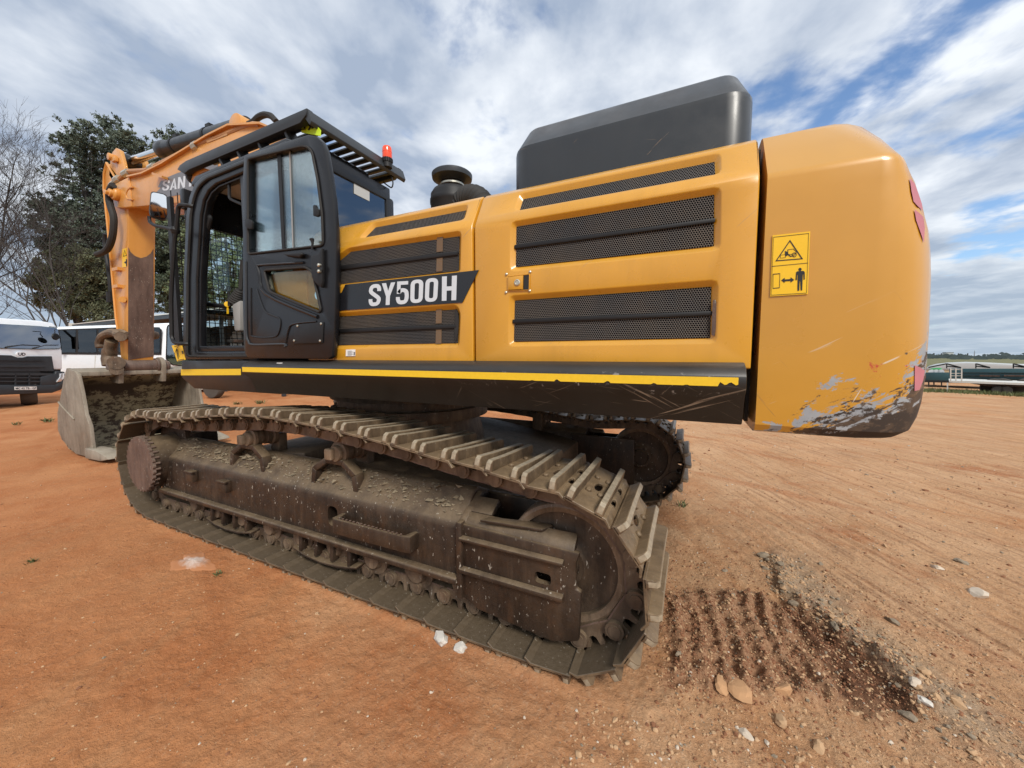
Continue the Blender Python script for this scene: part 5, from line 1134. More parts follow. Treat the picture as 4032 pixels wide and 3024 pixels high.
# loose gravel and clods: numberless
def lumps(name, spots, mats, seed, flatn=.6):
    rg = np.random.default_rng(seed); vs = []; fs = []; mi = []; k = 0
    base = np.array([(1, 0, 0), (-1, 0, 0), (0, 1, 0), (0, -1, 0), (0, 0, 1), (0, 0, -1), (.6, .6, .5), (-.6, .6, .5), (.6, -.6, .5), (-.6, -.6, .5), (.6, .6, -.5), (-.6, .6, -.5), (.6, -.6, -.5), (-.6, -.6, -.5)], float)
    bm = bmesh.new(); [bm.verts.new(p) for p in base]; bmesh.ops.convex_hull(bm, input=bm.verts); bm.verts.index_update()
    hull1 = [tuple(v.index for v in f.verts) for f in bm.faces]; used1 = np.array([v.co[:] for v in bm.verts]); bm.free()
    bm = bmesh.new(); bmesh.ops.create_icosphere(bm, subdivisions=2, radius=1); bm.verts.index_update(); hull2 = [tuple(v.index for v in f.verts) for f in bm.faces]; used2 = np.array([v.co[:] for v in bm.verts]); bm.free()
    ZL = gheight(np.array([q[0] for q in spots], float), np.array([q[1] for q in spots], float))
    for x, y, s, m in spots:
        hull, used = (hull2, used2) if s > .009 else (hull1, used1)
        if s > .009:
            ph = rg.uniform(0, 6, 6); p = used*(1+.16*np.sin(used@rg.normal(0, 1.8, 3)+ph[0])+.12*np.sin(used@rg.normal(0, 3, 3)+ph[1])+.10*np.sin(used@rg.normal(0, 5, 3)+ph[2]))[:, None]
            for _ in range(4):                      # a few broken facets
                d_ = rg.normal(0, 1, 3); d_ /= np.linalg.norm(d_); q_ = p@d_; p = p-np.maximum(q_-.62, 0)[:, None]*d_
        else: p = used*(1+rg.normal(0, .16, (len(used), 1)))+rg.normal(0, .08, used.shape)
        sc = s*np.array([rg.uniform(.75, 1.3), rg.uniform(.65, 1.1), rg.uniform(.5, .85)*flatn/.6])
        p = p*sc; a = rg.uniform(0, 6.28); ca, sa = math.cos(a), math.sin(a); p = np.stack([p[:, 0]*ca-p[:, 1]*sa, p[:, 0]*sa+p[:, 1]*ca, p[:, 2]], 1)
        p += (x, y, ZL[len(vs)]+s*.18)
        vs.append(p); fs += [tuple(i+k for i in f) for f in hull]; mi += [m]*len(hull); k += len(p)
    me = bpy.data.meshes.new(name); me.from_pydata(np.concatenate(vs).tolist(), [], fs)
    for m in mats: me.materials.append(m)
    me.polygons.foreach_set('material_index', mi); me.update(); return me
GR = [simple('tan_grit', (.46, .29, .16), .9, var=.25, sc=30), simple('red_clod', (.24, .105, .05), .92, var=.25, sc=30), simple('grey_grit', (.25, .195, .135), .85, var=.3, sc=30), simple('pale_grit', (.55, .46, .36), .85, var=.2, sc=30)]
sp = []
for k in range(19000):
    th = R(RNG.uniform(-86, 34)); r = 1.2*math.exp(RNG.uniform(0, 2.15)); x, y = r*math.sin(th), r*math.cos(th)
    if -5.2 < x < .0 and 1.62 < y < 2.25: continue
    right = x > -.4
    if not right and RNG.random() < .62: continue
    s = min(.022, .0024*(1+RNG.exponential(.85))*(1+.07*r))*(1.0 if right else .65)
    m = RNG.choice(4, p=(.66, .19, .09, .06)) if right else RNG.choice(4, p=(.47, .43, .05, .05))
    sp.append((x, y, s, int(m)))
NP = 0; PX_, PY_ = RNG.uniform(-.15, 1.6, 40000), RNG.uniform(1.6, 3.3, 40000); PMV = pile_mask(PX_, PY_)
for x, y, pmv in zip(PX_, PY_, PMV):
    if NP > 9000: break
    if RNG.random() > .10+pmv: continue
    NP += 1
    m = 1 if RNG.random() < .4 else int(RNG.choice(4, p=(.50, .44, .055, .005))); sp.append((x, y, min(.012, .0022*(1+RNG.exponential(.8))), m))
for k in range(1000):           # grey spoil ridge
    y = RNG.uniform(2.0, 3.5); x = float(valley_x(min(max(y, 2.05), 2.95)))+abs(RNG.normal(.06, .2)); sp.append((x, y, .0035*(1+RNG.exponential(1.0)), int(RNG.choice((2, 0, 0)))))
g = link('gravel', lumps('gravel', sp, GR, 4), None); tag(g, 'loose grit and small clods scattered over the orange yard', None, kind='stuff')
# individual stones worth pointing at
def stone(px, py, s, m, label, cat='stone', grp='loose stones on the yard', fl=.6, seed=1, z='P', nm='stone'):
    p = hit(z, px, py, 'z', 0.0); me = lumps(nm, [(p.x, p.y, s, 0)], [m], seed, fl); return tag(link(nm, me, None), label, cat, grp)
WS = simple('white_stone', (.58, .54, .48), .8, var=.2, sc=30); TS = GR[0]
stone(1733, 2522, .052, WS, 'rounded white stone beside the lower edge of the track, left of a smaller one', seed=3)
stone(1815, 2555, .042, WS, 'small white stone touching the track edge, right of a rounder white one', seed=8)
CL = simple('orange_clod', (.48, .27, .135), .92, var=.2, sc=25)
stone(2915, 2742, .055, CL, 'broad flat orange clod at the front edge of the churned soil', 'clod', 'dry clods by the churned soil', .35, 5, nm='clod')
stone(2840, 2715, .042, CL, 'dull tan clod lying left of the broad flat orange clod', 'clod', 'dry clods by the churned soil', .35, 12, nm='clod')
stone(3082, 2735, .038, CL, 'narrow upright orange clod standing in the churned soil', 'clod', 'dry clods by the churned soil', .8, 6, nm='clod')
stone(3640, 2780, .030, WS, 'white pebble at the far right tip of the churned soil', seed=9)
stone(3600, 2725, .03, GR[3], 'beige pebble just above the white pebble at the tip of the churned soil', seed=10)
stone(3580, 2815, .026, GR[2], 'grey pebble just below the white pebble at the tip of the churned soil', seed=11)
stone(3226, 2945, .032, TS, 'rounded tan pebble on smooth ground below the churned soil', seed=13)
stone(2937, 2897, .028, GR[3], 'pale pebble left of the rounded tan pebble below the churned soil', seed=14)
stone(3068, 2840, .034, TS, 'tan pebble just in front of the churned soil', seed=15)
stone(3850, 2345, .062, GR[3], 'long flat pale slab of stone out on the yard at right', fl=.4, seed=16)
stone(3686, 2236, .045, GR[3], 'flat pale stone behind and left of the long slab', fl=.4, seed=17)
stone(3780, 2215, .042, GR[2], 'flat grey stone behind the long pale slab', fl=.4, seed=18)
stone(3005, 2194, .04, GR[2], 'dark grey pebble in mid ground right of the idler', seed=19)
stone(3515, 2450, .034, GR[2], 'dark grey stone on the grey spoil ridge', seed=20)
# white powder spill
pw = hit('P', 762, 2218, 'z', 0); b = MB(); n1, n2 = 26, 9
for i in range(n2):
    for j in range(n1):
        a = 2*math.pi*j/n1; rr_ = (i/(n2-1))*(.15+.04*math.sin(3*a+1)+.02*math.sin(7*a)); x, y = pw.x+rr_*1.35*math.cos(a), pw.y+rr_*.7*math.sin(a)
        b.v.append((x, y, float(gheight(np.array([x]), np.array([y]))[0])+.003+.014*(1-i/(n2-1))**1.3+(RNG.normal(0, .0012) if i < n2-1 else -.006)))
b.f = [(i*n1+j, i*n1+(j+1) % n1, (i+1)*n1+(j+1) % n1, (i+1)*n1+j) for i in range(n2-1) for j in range(n1)]; b.m = [0]*len(b.f)
pt_ = NT('white_powder'); dd_ = pt_.vmath('LENGTH', pt_.vmath('MULTIPLY', pt_.vmath('SUBTRACT', pt_.oc(), tuple(pw)), (.95, 1.8, 0))); pt_.set(base=pt_.mix(pt_.mr(pt_.math('ADD', pt_.math('MULTIPLY', dd_, 2.6), pt_.math('MULTIPLY', pt_.noise(16, 7, .72), .9)), .80, .42), (.43, .18, .075), (.60, .54, .49)), rough=.95)
tag(b.build('powder_spill', pt_.m, None), 'thin spill of white powder on the orange ground by the track', 'powder spill')
# weeds
WD = simple('weed_leaf', (.12, .14, .05), .7, var=.4, sc=40, sub=.0)
def weed(px, py, h, n, label, z='P'):
    p = hit(z, px, py, 'z', 0); b = MB()
    for k in range(n):
        a = RNG.uniform(0, 6.28); l = h*RNG.uniform(.5, 1.1); o = p+V((RNG.normal(0, h*.25), RNG.normal(0, h*.25), 0)); d = V((math.cos(a)*.7, math.sin(a)*.7, RNG.uniform(.4, 1.2))).normalized(); w = d.cross(V((0, 0, 1))).normalized()*h*.06
        b.add([o-w, o+w, o+d*l*.6+w*.8, o+d*l+V((0, 0, -l*.1)), o+d*l*.6-w*.8], [(0, 1, 2, 3, 4)])
    tag(b.build('weed', WD, None), label, 'weed', 'small weeds on the yard')
weed(130, 2212, .05, 26, 'tiny green weed on bare ground at left, well in front of the bucket'); weed(862, 2264, .05, 24, 'tiny green weed just below the white powder spill')
weed(190, 1660, .16, 34, 'low dry tuft of grass left of the bucket'); weed(935, 1592, .16, 30, 'green tuft under the machine between bucket and track'); weed(1025, 1590, .2, 34, 'taller green tuft behind the track top, under the skirt')
weed(65, 1673, .12, 24, 'low olive weed far left beyond the bucket')
weed(2690, 1995, .09, 20, 'small dry weed at the foot of the far track')

# ================================================================ PARKED VEHICLES AND SHED
class Face:                                     # vertical plane used to lay out a vehicle side
    def __init__(s, P, d): s.P = V(P); s.d = V(d).normalized(); s.n = V((s.d.y, -s.d.x, 0)); s.n = s.n if s.n.dot(CAM-s.P) > 0 else -s.n
    def q(s, z, pts, off=0.): return [hitp(z, a, c, s.P, s.n)+s.n*off for a, c in pts]
    def pl(s, name, m, z, pts, par, th=.02, off=0., bevel=0, rnd=0):
        P = s.q(z, pts, off); P = round_poly(P, rnd, 3) if rnd else P
        return MB().prism([p-s.n*.0 for p in P], s.n*th).build(name, m, par, bevel=bevel)
def wheel(c, ax, r, w, par, rim='offwhite'):
    ax = V(ax).normalized(); b = MB(); b.lathe([(r*.55, -w/2), (r*.93, -w/2), (r, -w*.32), (r, w*.32), (r*.93, w/2), (r*.55, w/2)], c, ax, 28); o = b.build('tyre', M['tyre'], par)
    b = MB(); b.lathe([(.02, w*.1), (r*.25, w*.12), (r*.5, w*.36), (r*.57, w*.48), (r*.57, -w*.4)], c, ax, 24); b.build('rim', M[rim], o)
# tipper truck, front towards us
tf = Face(hit('P', 205, 1588, 'z', 0), (-.515, .857, 0)); TP = tf.P
tr_ = empty('tipper_truck', (TP.x, TP.y, 0), 'white truck parked at the left edge, dark grille facing us', 'truck')
def T(name, m, pts, th=.02, off=0., z='T1', par=None, **k): return tf.pl(name, M[m], z, pts, par or tr_, th, off, **k)
back = -tf.n*1.9
P = tf.q('T1', [(-700, 262), (0, 285), (600, 325), (820, 360), (880, 410), (945, 700), (970, 800), (975, 1075), (800, 1085), (-700, 1085)])
LO = tf.q('T1', [(-700, 740), (960, 765), (970, 800), (975, 1085), (-700, 1085)])
RN = (tf.n*math.cos(R(17))+V((0, 0, math.sin(R(17))))).normalized(); RP = tf.q('T1', [(0, 750)])[0]
def raked(pts, off=0.): return [hitp('T1', a, c, RP, RN)+RN*off for a, c in pts]
HI = raked([(-700, 262), (0, 285), (600, 325), (820, 360), (880, 410), (945, 700), (962, 772), (-700, 748)])
b = MB(); b.prism([p+back for p in LO], -back); b.prism(HI, back*.9)
cabm = b.build('truck_cab', M['white'], tr_, bevel=.04, seg=3)
def TW(name, m, pts, th, off): return MB().prism(round_poly(raked(pts, off), .04, 3), RN*th).build(name, M[m], cabm)
T('bumper_back', 'innerblack', [(-500, 1080), (970, 1080), (970, 1300), (-500, 1300)], .01, -.06)
TW('windscreen', 'screen', [(-700, 350), (0, 385), (600, 418), (860, 445), (890, 470), (935, 735), (915, 760), (600, 768), (-700, 735)], .012, .014)
M['cabin'] = simple('cabin_light_tone', (.13, .17, .18), .7, var=.5, sc=1.5); TW('interior_tone_sheet', 'cabin', [(-700, 345), (0, 378), (600, 411), (868, 438), (897, 466), (944, 742), (922, 768), (600, 775), (-700, 742)], .008, .003)  # flat sheet whose colour stands for the cabin in sunshine behind the glass
gp = T('grille_panel', 'satin', [(-500, 850), (150, 865), (240, 900), (340, 905), (420, 880), (780, 880), (815, 1085), (812, 1110), (-500, 1110)], .05, 0, rnd=.02)
for pts in ([(-200, 1015), (640, 1015), (640, 1050), (-200, 1050)], [(-200, 1140), (600, 1140), (820, 1150), (820, 1180), (-200, 1175)], [(-200, 1205), (600, 1205), (600, 1225), (-200, 1222)], [(-200, 1262), (600, 1265), (600, 1285), (-200, 1280)], [(-200, 935), (640, 935), (640, 948), (-200, 945)]):
    T('grille_bar', 'satin', pts, .03, .05, par=gp)
T('grille_opening', 'innerblack', [(-300, 1105), (600, 1112), (590, 1328), (-300, 1325)], .045, 0, par=gp)
for x in (200, 415): T('grille_bar', 'satin', [(x-10, 1140), (x+10, 1140), (x+10, 1325), (x-10, 1325)], .03, .05, par=gp)
bdg = T('badge', 'white', [(205, 845), (225, 818), (300, 805), (370, 818), (392, 845), (370, 876), (300, 888), (225, 876)], .02, .055, par=gp, rnd=.02)
b = MB(); text_quad(b, 'UD', *tf.q('T1', [(240, 872), (355, 872), (355, 825), (240, 825)], .077), tf.n, bold=.04, depth=.002); b.build('lettering', M['satin'], bdg)
bp_ = T('bumper', 'satin', [(-500, 1325), (600, 1330), (830, 1325), (965, 1160), (975, 1210), (968, 1290), (900, 1400), (760, 1450), (-500, 1500)], .12, 0, bevel=.03)
T('bumper_corner', 'satin', [(590, 1200), (820, 1150), (830, 1110), (965, 1120), (970, 1300), (830, 1345), (590, 1330)], .09, 0, bevel=.02)
T('headlight', 'headlamp', [(875, 1150), (935, 1140), (948, 1215), (925, 1265), (825, 1285), (822, 1270), (870, 1210)], .03, .09, bevel=.01)
pn = T('number_plate', 'cardwhite', [(152, 1355), (500, 1352), (500, 1402), (155, 1405)], .01, .125)
b = MB(); text_quad(b, 'MC 62 TB - GP', *tf.q('T1', [(165, 1396), (490, 1392), (490, 1362), (165, 1365)], .137), tf.n, bold=.02, depth=.002); b.build('lettering', M['ink'], pn)
for pts in ([(65, 745), (80, 730), (330, 702), (600, 716), (600, 722), (330, 712), (95, 750), (90, 765)], [(485, 765), (500, 750), (690, 708), (890, 706), (890, 714), (690, 716), (520, 768)]):
    MB().prism(raked(pts, .03), RN*.02).build('wiper', M['rubber'], cabm)
c = tf.q('T1', [(800, 575)], .12)[0]; b = MB(); b.lathe([(.001, .03), (.10, .028), (.12, 0), (.1, -.02), (.001, -.03)], c, tf.n, 20); b.tube(tf.q('T1', [(815, 530), (810, 470), (850, 430), (725, 420)], .08), .012, 6); b.build('round_mirror', M['plastic'], tr_)
wc = TP-tf.n*.35; wd = tf.d
st_ = V((.23, .97, 0)); wheel(wc+V((0, 0, .48))-wd*.30, st_, .48, .34, tr_); wheel(wc+V((0, 0, .48))-wd*2.1, st_, .48, .34, tr_); wheel(wc-tf.n*3.2+V((0, 0, .48)), wd, .48, .34, tr_)
b = MB(); b.prism([TP-wd*2.3+V((0, 0, .5))-tf.n*.4, TP+wd*.15+V((0, 0, .5))-tf.n*.4, TP+wd*.15+V((0, 0, .9))-tf.n*.4, TP-wd*2.3+V((0, 0, .9))-tf.n*.4], -tf.n*4.5); b.build('chassis', M['innerblack'], tr_)
b = MB(); zt_ = hitp('T1', 250, 262, tf.P, tf.n).z; P = [TP-wd*2.4-tf.n*2.2+V((0, 0, 1.1)), TP-wd*.25-tf.n*2.2+V((0, 0, 1.1)), TP-wd*.25-tf.n*2.2+V((0, 0, zt_-.1)), TP-wd*.6-tf.n*2.2+V((0, 0, zt_+.12)), TP-wd*2.4-tf.n*2.2+V((0, 0, zt_+.12))]; b.prism(P, -tf.n*3.5); b.build('tipper_body', M['offwhite'], tr_, bevel=.02)
# coach behind the bucket
cn = hit('P', 658, 1545, 'z', 0.12); bd = V((-.984, -.177, 0)); bf = Face(cn, bd); fd = V((-.177, .984, 0)); ff = Face(cn, fd)
bus = empty('small_bus', (cn.x, cn.y, 0), 'small white bus with dark side windows parked behind the bucket', 'bus')
zt_ = hitp('P', 640, 1269, bf.P, bf.n).z; L = 7.2; W_ = 2.25
oth = [cn+V((0, 0, .28)), cn+bd*L+V((0, 0, .28))]
b = MB(); sec = [(0, .32), (-.02, 1.2), (.04, zt_-.25), (.14, zt_-.06), (.32, zt_)]
def bus_sec(s): return [cn+bd*s-bf.n*o+V((0, 0, z-cn.z)) for o, z in sec]+[cn+bd*s-bf.n*(W_-o)+V((0, 0, z-cn.z)) for o, z in reversed(sec)]
S = [bus_sec(s) for s in (-.0, .12, 1, L)]
c0_ = sum(S[0], V())/len(S[0]); S[0] = [lerp(p, c0_, .06)-bd*.0 for p in S[0]]
n = len(S[0]); b.add([p for q in S for p in q], [(i*n+j, i*n+(j+1) % n, (i+1)*n+(j+1) % n, (i+1)*n+j) for i in range(3) for j in range(n)]+[tuple(range(n)), tuple(3*n+j for j in range(n))])
bb_ = b.build('bus_body', M['white'], bus, ang=50)
bf.pl('window_band', M['innerblack'], 'T1', [(-300, 478), (905, 462), (1780, 432), (2470, 427), (2522, 470), (2515, 858), (1780, 855), (975, 850), (-300, 840)], bus, .012, .01)
for x0, x1 in ((620, 930), (935, 1200), (1225, 1525), (1545, 1800), (1860, 2140), (2160, 2330), (2345, 2510)):
    yt = 478-(x0-900)*.03; bf.pl('side_window', M['darkglass'], 'T1', [(x0+8, yt+2), (x1-8, yt-6), (x1-12, 822), (x0+4, 820)], bus, .008, .024, rnd=.05)
bf.pl('trim_strip', M['offwhite'], 'T1', [(1484, 868), (1496, 868), (1490, 1060), (1478, 1060)], bus, .01, .01)
ff.pl('interior_tone_sheet', M['innerblack'], 'T2', [(1168, 150), (1200, 115), (1650, 130), (2020, 185), (2090, 235), (2150, 420), (2165, 560), (2000, 760), (1420, 822), (1240, 790), (1150, 700)], bus, .012, .02, rnd=.08)  # dark sheet under the glass, coloured to stand for the unlit inside
ff.pl('windscreen', M['screen'], 'T2', [(1180, 165), (1205, 128), (1650, 142), (2010, 195), (2075, 240), (2135, 420), (2150, 550), (1990, 745), (1420, 806), (1250, 778), (1165, 690)], bus, .01, .036, rnd=.08)
ff.pl('front_bumper', M['offwhite'], 'P', [(660, 1475), (890, 1465), (895, 1530), (665, 1540)], bus, .12, 0, bevel=.03)
wheel(hit('P', 845, 1568, 'z', 0)+V((0, 0, .42)), bf.n, .42, .26, bus); wheel(cn+bd*1.2-bf.n*.15+V((0, 0, .42-cn.z)), bf.n, .42, .26, bus); wheel(cn+bd*5.2-bf.n*.15+V((0, 0, .42-cn.z)), bf.n, .42, .26, bus)
bm_ = MB(); bm_.box(bf.q('T1', [(1050, 670)], .3)[0], (.16, .16, .55)); bm_.tube(bf.q('T1', [(905, 470), (1000, 560), (1050, 600)], .25), .05, 8); bm_.build('wing_mirror', M['plastic'], tr_, bevel=.03)
# white van seen through the cab
vf = Face(hit('P', 900, 1540, 'z', 0)+V((-3, 5, 0)), (1, .1, 0)); vp = vf.P
van = empty('panel_van', (vp.x, vp.y, 0), 'white van mostly hidden, seen through the lower cab windscreen', 'van')
P = vf.q('P', [(905, 1330), (915, 1305), (1010, 1300), (1100, 1305), (1150, 1400), (1180, 1420), (1180, 1530), (905, 1530)])
vb = MB().prism(P, -vf.n*1.8).build('van_body', M['white'], van, bevel=.06)
vf.pl('side_window', M['darkglass'], 'P', [(1015, 1322), (1092, 1322), (1135, 1395), (1015, 1395)], van, .02, .01)
for x in (945, 1130): wheel(vf.q('P', [(x, 1522)])[0], vf.n, .36, .2, van)
# open shed roof beyond
sd = 24.0; s0 = hitd('P', 288, 1262, sd); s1 = hitd('P', 930, 1222, 15.5); s0.z = s1.z = 3.55; ud = (s1-s0).normalized(); sn = V((-ud.y, ud.x, 0))
shed = empty('open_shed', (s0.x, s0.y, 0), 'low open shed with grey sheet roof behind the bus', 'shed')
b = MB(); q = [s0, s1+ud*3, s1+ud*3+sn*5+V((0, 0, .5)), s0+sn*5+V((0, 0, .5))]; b.prism(q, (0, 0, .09)); b.build('roof', M['concrete'], shed)
b = MB(); b.bar(s0-sn*.03+V((0, 0, -.02)), s1+ud*3-sn*.03+V((0, 0, -.02)), .06, .20); b.build('fascia', M['satin'], shed); b = MB(); b.bar(s0-sn*.06+V((0, 0, .1)), s1+ud*3-sn*.06+V((0, 0, .1)), .05, .05); b.box(s0+V((-.1, -.05, -.04)), (.22, .22, .42)); b.build('gutter', M['offwhite'], shed)
Ls = (s1-s0).length+3
for k in range(6): 
    p = s0+ud*(Ls*k/5*.98+.1)+sn*.2; MB().box((p.x, p.y, 1.75), (.12, .12, 3.5)).build('post', M['satin'], shed)
b = MB(); p = s0+sn*4.8; b.prism([V((p.x, p.y, 0)), V((p.x, p.y, 3.6)), V((p.x, p.y, 3.6))+ud*Ls, V((p.x, p.y, 0))+ud*Ls], sn*.1); b.build('back_wall', M['shedwall'], shed)
# trailers on the right
rf = Face(hit('R', 1790, 1052, 'z', 0), (.913, -.407, 0)); rp = rf.P
def Rr_(name, m, pts, par, th=.03, off=0., **k): return rf.pl(name, M[m], 'R', pts, par, th, off, **k)
ft = empty('flatbed_trailer', (rp.x, rp.y, 0), 'white edged flatbed semi-trailer standing on its legs at right', 'trailer')
P = rf.q('R', [(985, 825), (1300, 830), (2600, 878), (2600, 910), (1300, 865), (985, 852)]); MB().prism(P, -rf.n*2.3).build('deck', M['offwhite'], ft)
P = rf.q('R', [(1000, 862), (1250, 862), (1640, 930), (2600, 940), (2600, 890), (1300, 868)], -.5); MB().prism(P, -rf.n*.9).build('chassis_beam', M['stickface'], ft)
hb = MB()
for x in (1010, 1095, 1190): hb.prism(rf.q('R', [(x-11, 628), (x+11, 628), (x+9, 835), (x-13, 835)]), -rf.n*.08)
for y in (640, 700, 740, 790): hb.prism(rf.q('R', [(1005, y), (1195, y), (1195, y+10), (1005, y+10)], -.02), -rf.n*.05)
hb.build('headboard', M['offwhite'], ft)
lg = MB(); lg.prism(rf.q('R', [(945, 862), (970, 862), (968, 1030), (945, 1030)]), -rf.n*.12); lg.build('support_leg', M['offwhite'], ft)
for x in (1785, 1925): wheel(rf.q('R', [(x, 985)], -.25)[0], rf.n, hitp('R', 1785, 985, rf.P, rf.n).z*.97, .3, ft)
for x in (1790, 1930, 2400): wheel(rf.q('R', [(x, 985)], -1.9)[0], rf.n, .42, .3, ft)
df = Face(rp-rf.n*3.6, (.913, -.407, 0))
dt = empty('drop_side_trailer', (df.P.x, df.P.y, 0), 'teal drop-side trailer with hoops behind the white flatbed', 'trailer')
P = df.q('R', [(560, 690), (990, 690), (990, 825), (560, 820)]); MB().prism(P, -df.n*.12).build('side_panel', M['teal'], dt, bevel=.02)
P = df.q('R', [(985, 628), (2600, 628), (2600, 850), (985, 830)]); MB().prism(P, -df.n*.12).build('side_panel', M['teal'], dt, bevel=.02)
for y in (690, 740, 790): 
    MB().prism(df.q('R', [(1200, y), (2600, y+6), (2600, y+12), (1200, y+6)], .06), -df.n*.06).build('rail', M['black'], dt)
for x in (1480, 1880): MB().prism(df.q('R', [(x, 730), (x+330, 735), (x+330, 760), (x, 756)], .05), -df.n*.04).build('worn_strip', M['stickface'], dt)
P = df.q('R', [(560, 815), (2600, 850), (2600, 890), (560, 850)]); MB().prism(P, -df.n*2.2).build('bed', M['innerblack'], dt)
for x in (650, 735, 860, 2010, 2140): MB().prism(df.q('R', [(x-12, 850), (x+12, 850), (x+10, 1010), (x-10, 1010)]), -df.n*.2).build('support_leg', M['black'], dt)
hb = MB()
for x in (945, 1430, 2055): 
    hb.prism(df.q('R', [(x-11, 545), (x+11, 545), (x+11, 628), (x-11, 628)], -.5), -df.n*.08); hb.tube(df.q('R', [(x, 550), (x+230, 612)], -.5), .035, 6); hb.tube(df.q('R', [(x, 590), (x+240, 616)], -.5), .03, 6)
hb.tube(df.q('R', [(945, 550), (640, 612)], -.5), .035, 6); hb.build('hoop', M['black'], dt)
tpn = Face(df.P-rf.n*6, rf.d)
P = tpn.q('R', [(600, 660), (600, 610), (750, 565), (950, 540), (1300, 527), (1700, 540), (2100, 560), (2600, 575), (2600, 660)]); tag(MB().prism(P, -tpn.n*4).build('tarpaulin_cover', M['tarp'], None, bevel=.1), 'pale tarpaulin-covered load rising behind the teal trailer', 'covered load')
P = df.q('R', [(640, 660), (680, 632), (780, 625), (860, 628), (880, 680), (640, 690)], -1.2); gm = MB().prism(P, -df.n*.8).build('green_implement', M['green'], None, bevel=.05); tag(gm, 'small green farm implement behind the teal trailer front', 'implement')
for x in (690, 770, 850): MB().lathe([(.001, -.05), (.12, -.05), (.12, .05), (.001, .05)], df.q('R', [(x, 688)], -1.1)[0], df.n, 14).build('white_disc', M['white'], gm)
b = MB(); gx = []
for k in range(1500):
    x = RNG.uniform(0, 1); p = lerp(rf.q('R', [(560, 1040)])[0], rf.q('R', [(2700, 1075)])[0], x); p.z = 0; p += rf.n*RNG.normal(.1, .35); h = RNG.uniform(.06, .2); a = RNG.uniform(0, 6.28); w = V((math.cos(a), math.sin(a), 0))*.02
    b.add([p-w, p+w, p+V((RNG.normal(0, .04), RNG.normal(0, .04), h))], [(0, 1, 2)])
tag(b.build('grass_strip', WD, None), 'thin strip of green grass along the parked trailers', None, kind='stuff')

# ================================================================ TREES
def leafmat(name, a, b_, sc=.9):
    t = NT(name); n = t.noise(sc, 5, .65); f = t.noise(9, 3)
    c = t.mix(t.mr(t.math('ADD', t.math('MULTIPLY', n, .7), t.math('MULTIPLY', f, .3)), .36, .64), a, b_)
    t.set(base=c, rough=.6, spec=.25); return t.m
LF = {'sun_tinted': leafmat('sun_tinted_leaf', (.11, .145, .08), (.26, .31, .16)), 'dark': leafmat('dark_evergreen_leaf', (.065, .085, .068), (.15, .18, .135)), 'olive': leafmat('olive_leaf', (.07, .08, .045), (.165, .17, .095)), 'mid': leafmat('mid_green_leaf', (.06, .078, .052), (.14, .165, .105))}  # one leaf colour carries painted sunshine, the dark evergreen one painted haze
BARK = simple('grey_bark', (.05, .042, .038), .85, var=.35, sc=4)
def crown(blobs, dep, n, size, seed, droop=0.):
    rg = np.random.default_rng(seed); vs = []; k = 0
    W = np.array([r*r for _, _, r in blobs], float); W /= W.sum(); cnt = (W*n).astype(int)
    for (bx, by, r), m in zip(blobs, cnt):
        c = np.array(hitd('P', bx, by, dep+rg.normal(0, 1.0))); rw = r*dep/F_PX
        nt = max(6, int(m/40))                                  # twigs: small clumps of leaves
        d = rg.normal(0, 1, (nt, 3)); d /= np.linalg.norm(d, axis=1, keepdims=True); rad = rw*(rg.uniform(.30, 1.0, (nt, 1))**.55)*(1+rg.normal(0, .17, (nt, 1)))
        tc = c+d*rad*np.array([1, 1, .9]); per = m//nt+1
        P = np.repeat(tc, per, 0)+rg.normal(0, 1, (nt*per, 3))*np.array([.30, .30, .22 if not droop else .30])*size*4.0*rg.uniform(.6, 1.3, (nt, 1)).repeat(per, 0)
        a = rg.normal(0, 1, P.shape); a[:, 2] -= droop; a /= np.linalg.norm(a, axis=1, keepdims=True); e = np.cross(a, rg.normal(0, 1, P.shape)); e /= np.linalg.norm(e, axis=1, keepdims=True)
        s = size*rg.uniform(.6, 1.5, (len(P), 1))
        vs.append(np.stack([P-a*s, P+e*s*.42, P+a*s, P-e*s*.42], 1).reshape(-1, 3))
    v = np.concatenate(vs); q = np.arange(len(v)).reshape(-1, 4); me = bpy.data.meshes.new('crown'); me.from_pydata(v.tolist(), [], q.tolist()); return me
def tree(label, blobs, dep, n, size, seed, leaf, base, grp='evergreen trees beyond the yard', droop=0., trunk_r=.28):
    p0 = hitd('P', base[0], base[1], dep); p0.z = 0
    root = empty('evergreen_tree', p0, label, 'tree', grp)
    me = crown(blobs, dep, n, size, seed, droop); me.materials.append(LF[leaf]); link('crown', me, root)
    rg = random.Random(seed); b = MB(); tops = sorted(blobs, key=lambda q: q[1])
    mid = hitd('P', sum(q[0] for q in blobs)/len(blobs), sum(q[1] for q in blobs)/len(blobs), dep)
    b.tube(smooth_path([p0, lerp(p0, mid, .4)+V((rg.gauss(0, .2), 0, 0)), mid], 4), [trunk_r*(1-.07*i) for i in range(9)], 8)
    for q in blobs:
        e = hitd('P', q[0], q[1], dep); s_ = lerp(p0, mid, rg.uniform(.35, .9)); b.tube(smooth_path([s_, lerp(s_, e, .5)+V((0, 0, -.2)), e], 3), [.12-.014*i for i in range(7)], 6)
    b.build('trunk', BARK, root, ang=60); return root
tree('tall dark evergreen rising left of the arm, ragged crown', [(300, 580, 60), (255, 545, 34), (365, 540, 66), (450, 515, 58), (490, 560, 60), (410, 640, 110), (330, 720, 95), (480, 720, 110), (235, 820, 62), (170, 815, 34), (205, 870, 66), (300, 880, 110), (420, 880, 130), (330, 1000, 120), (480, 1040, 130), (190, 960, 40)], 36, 80000, .115, 1, 'dark', (380, 1330))
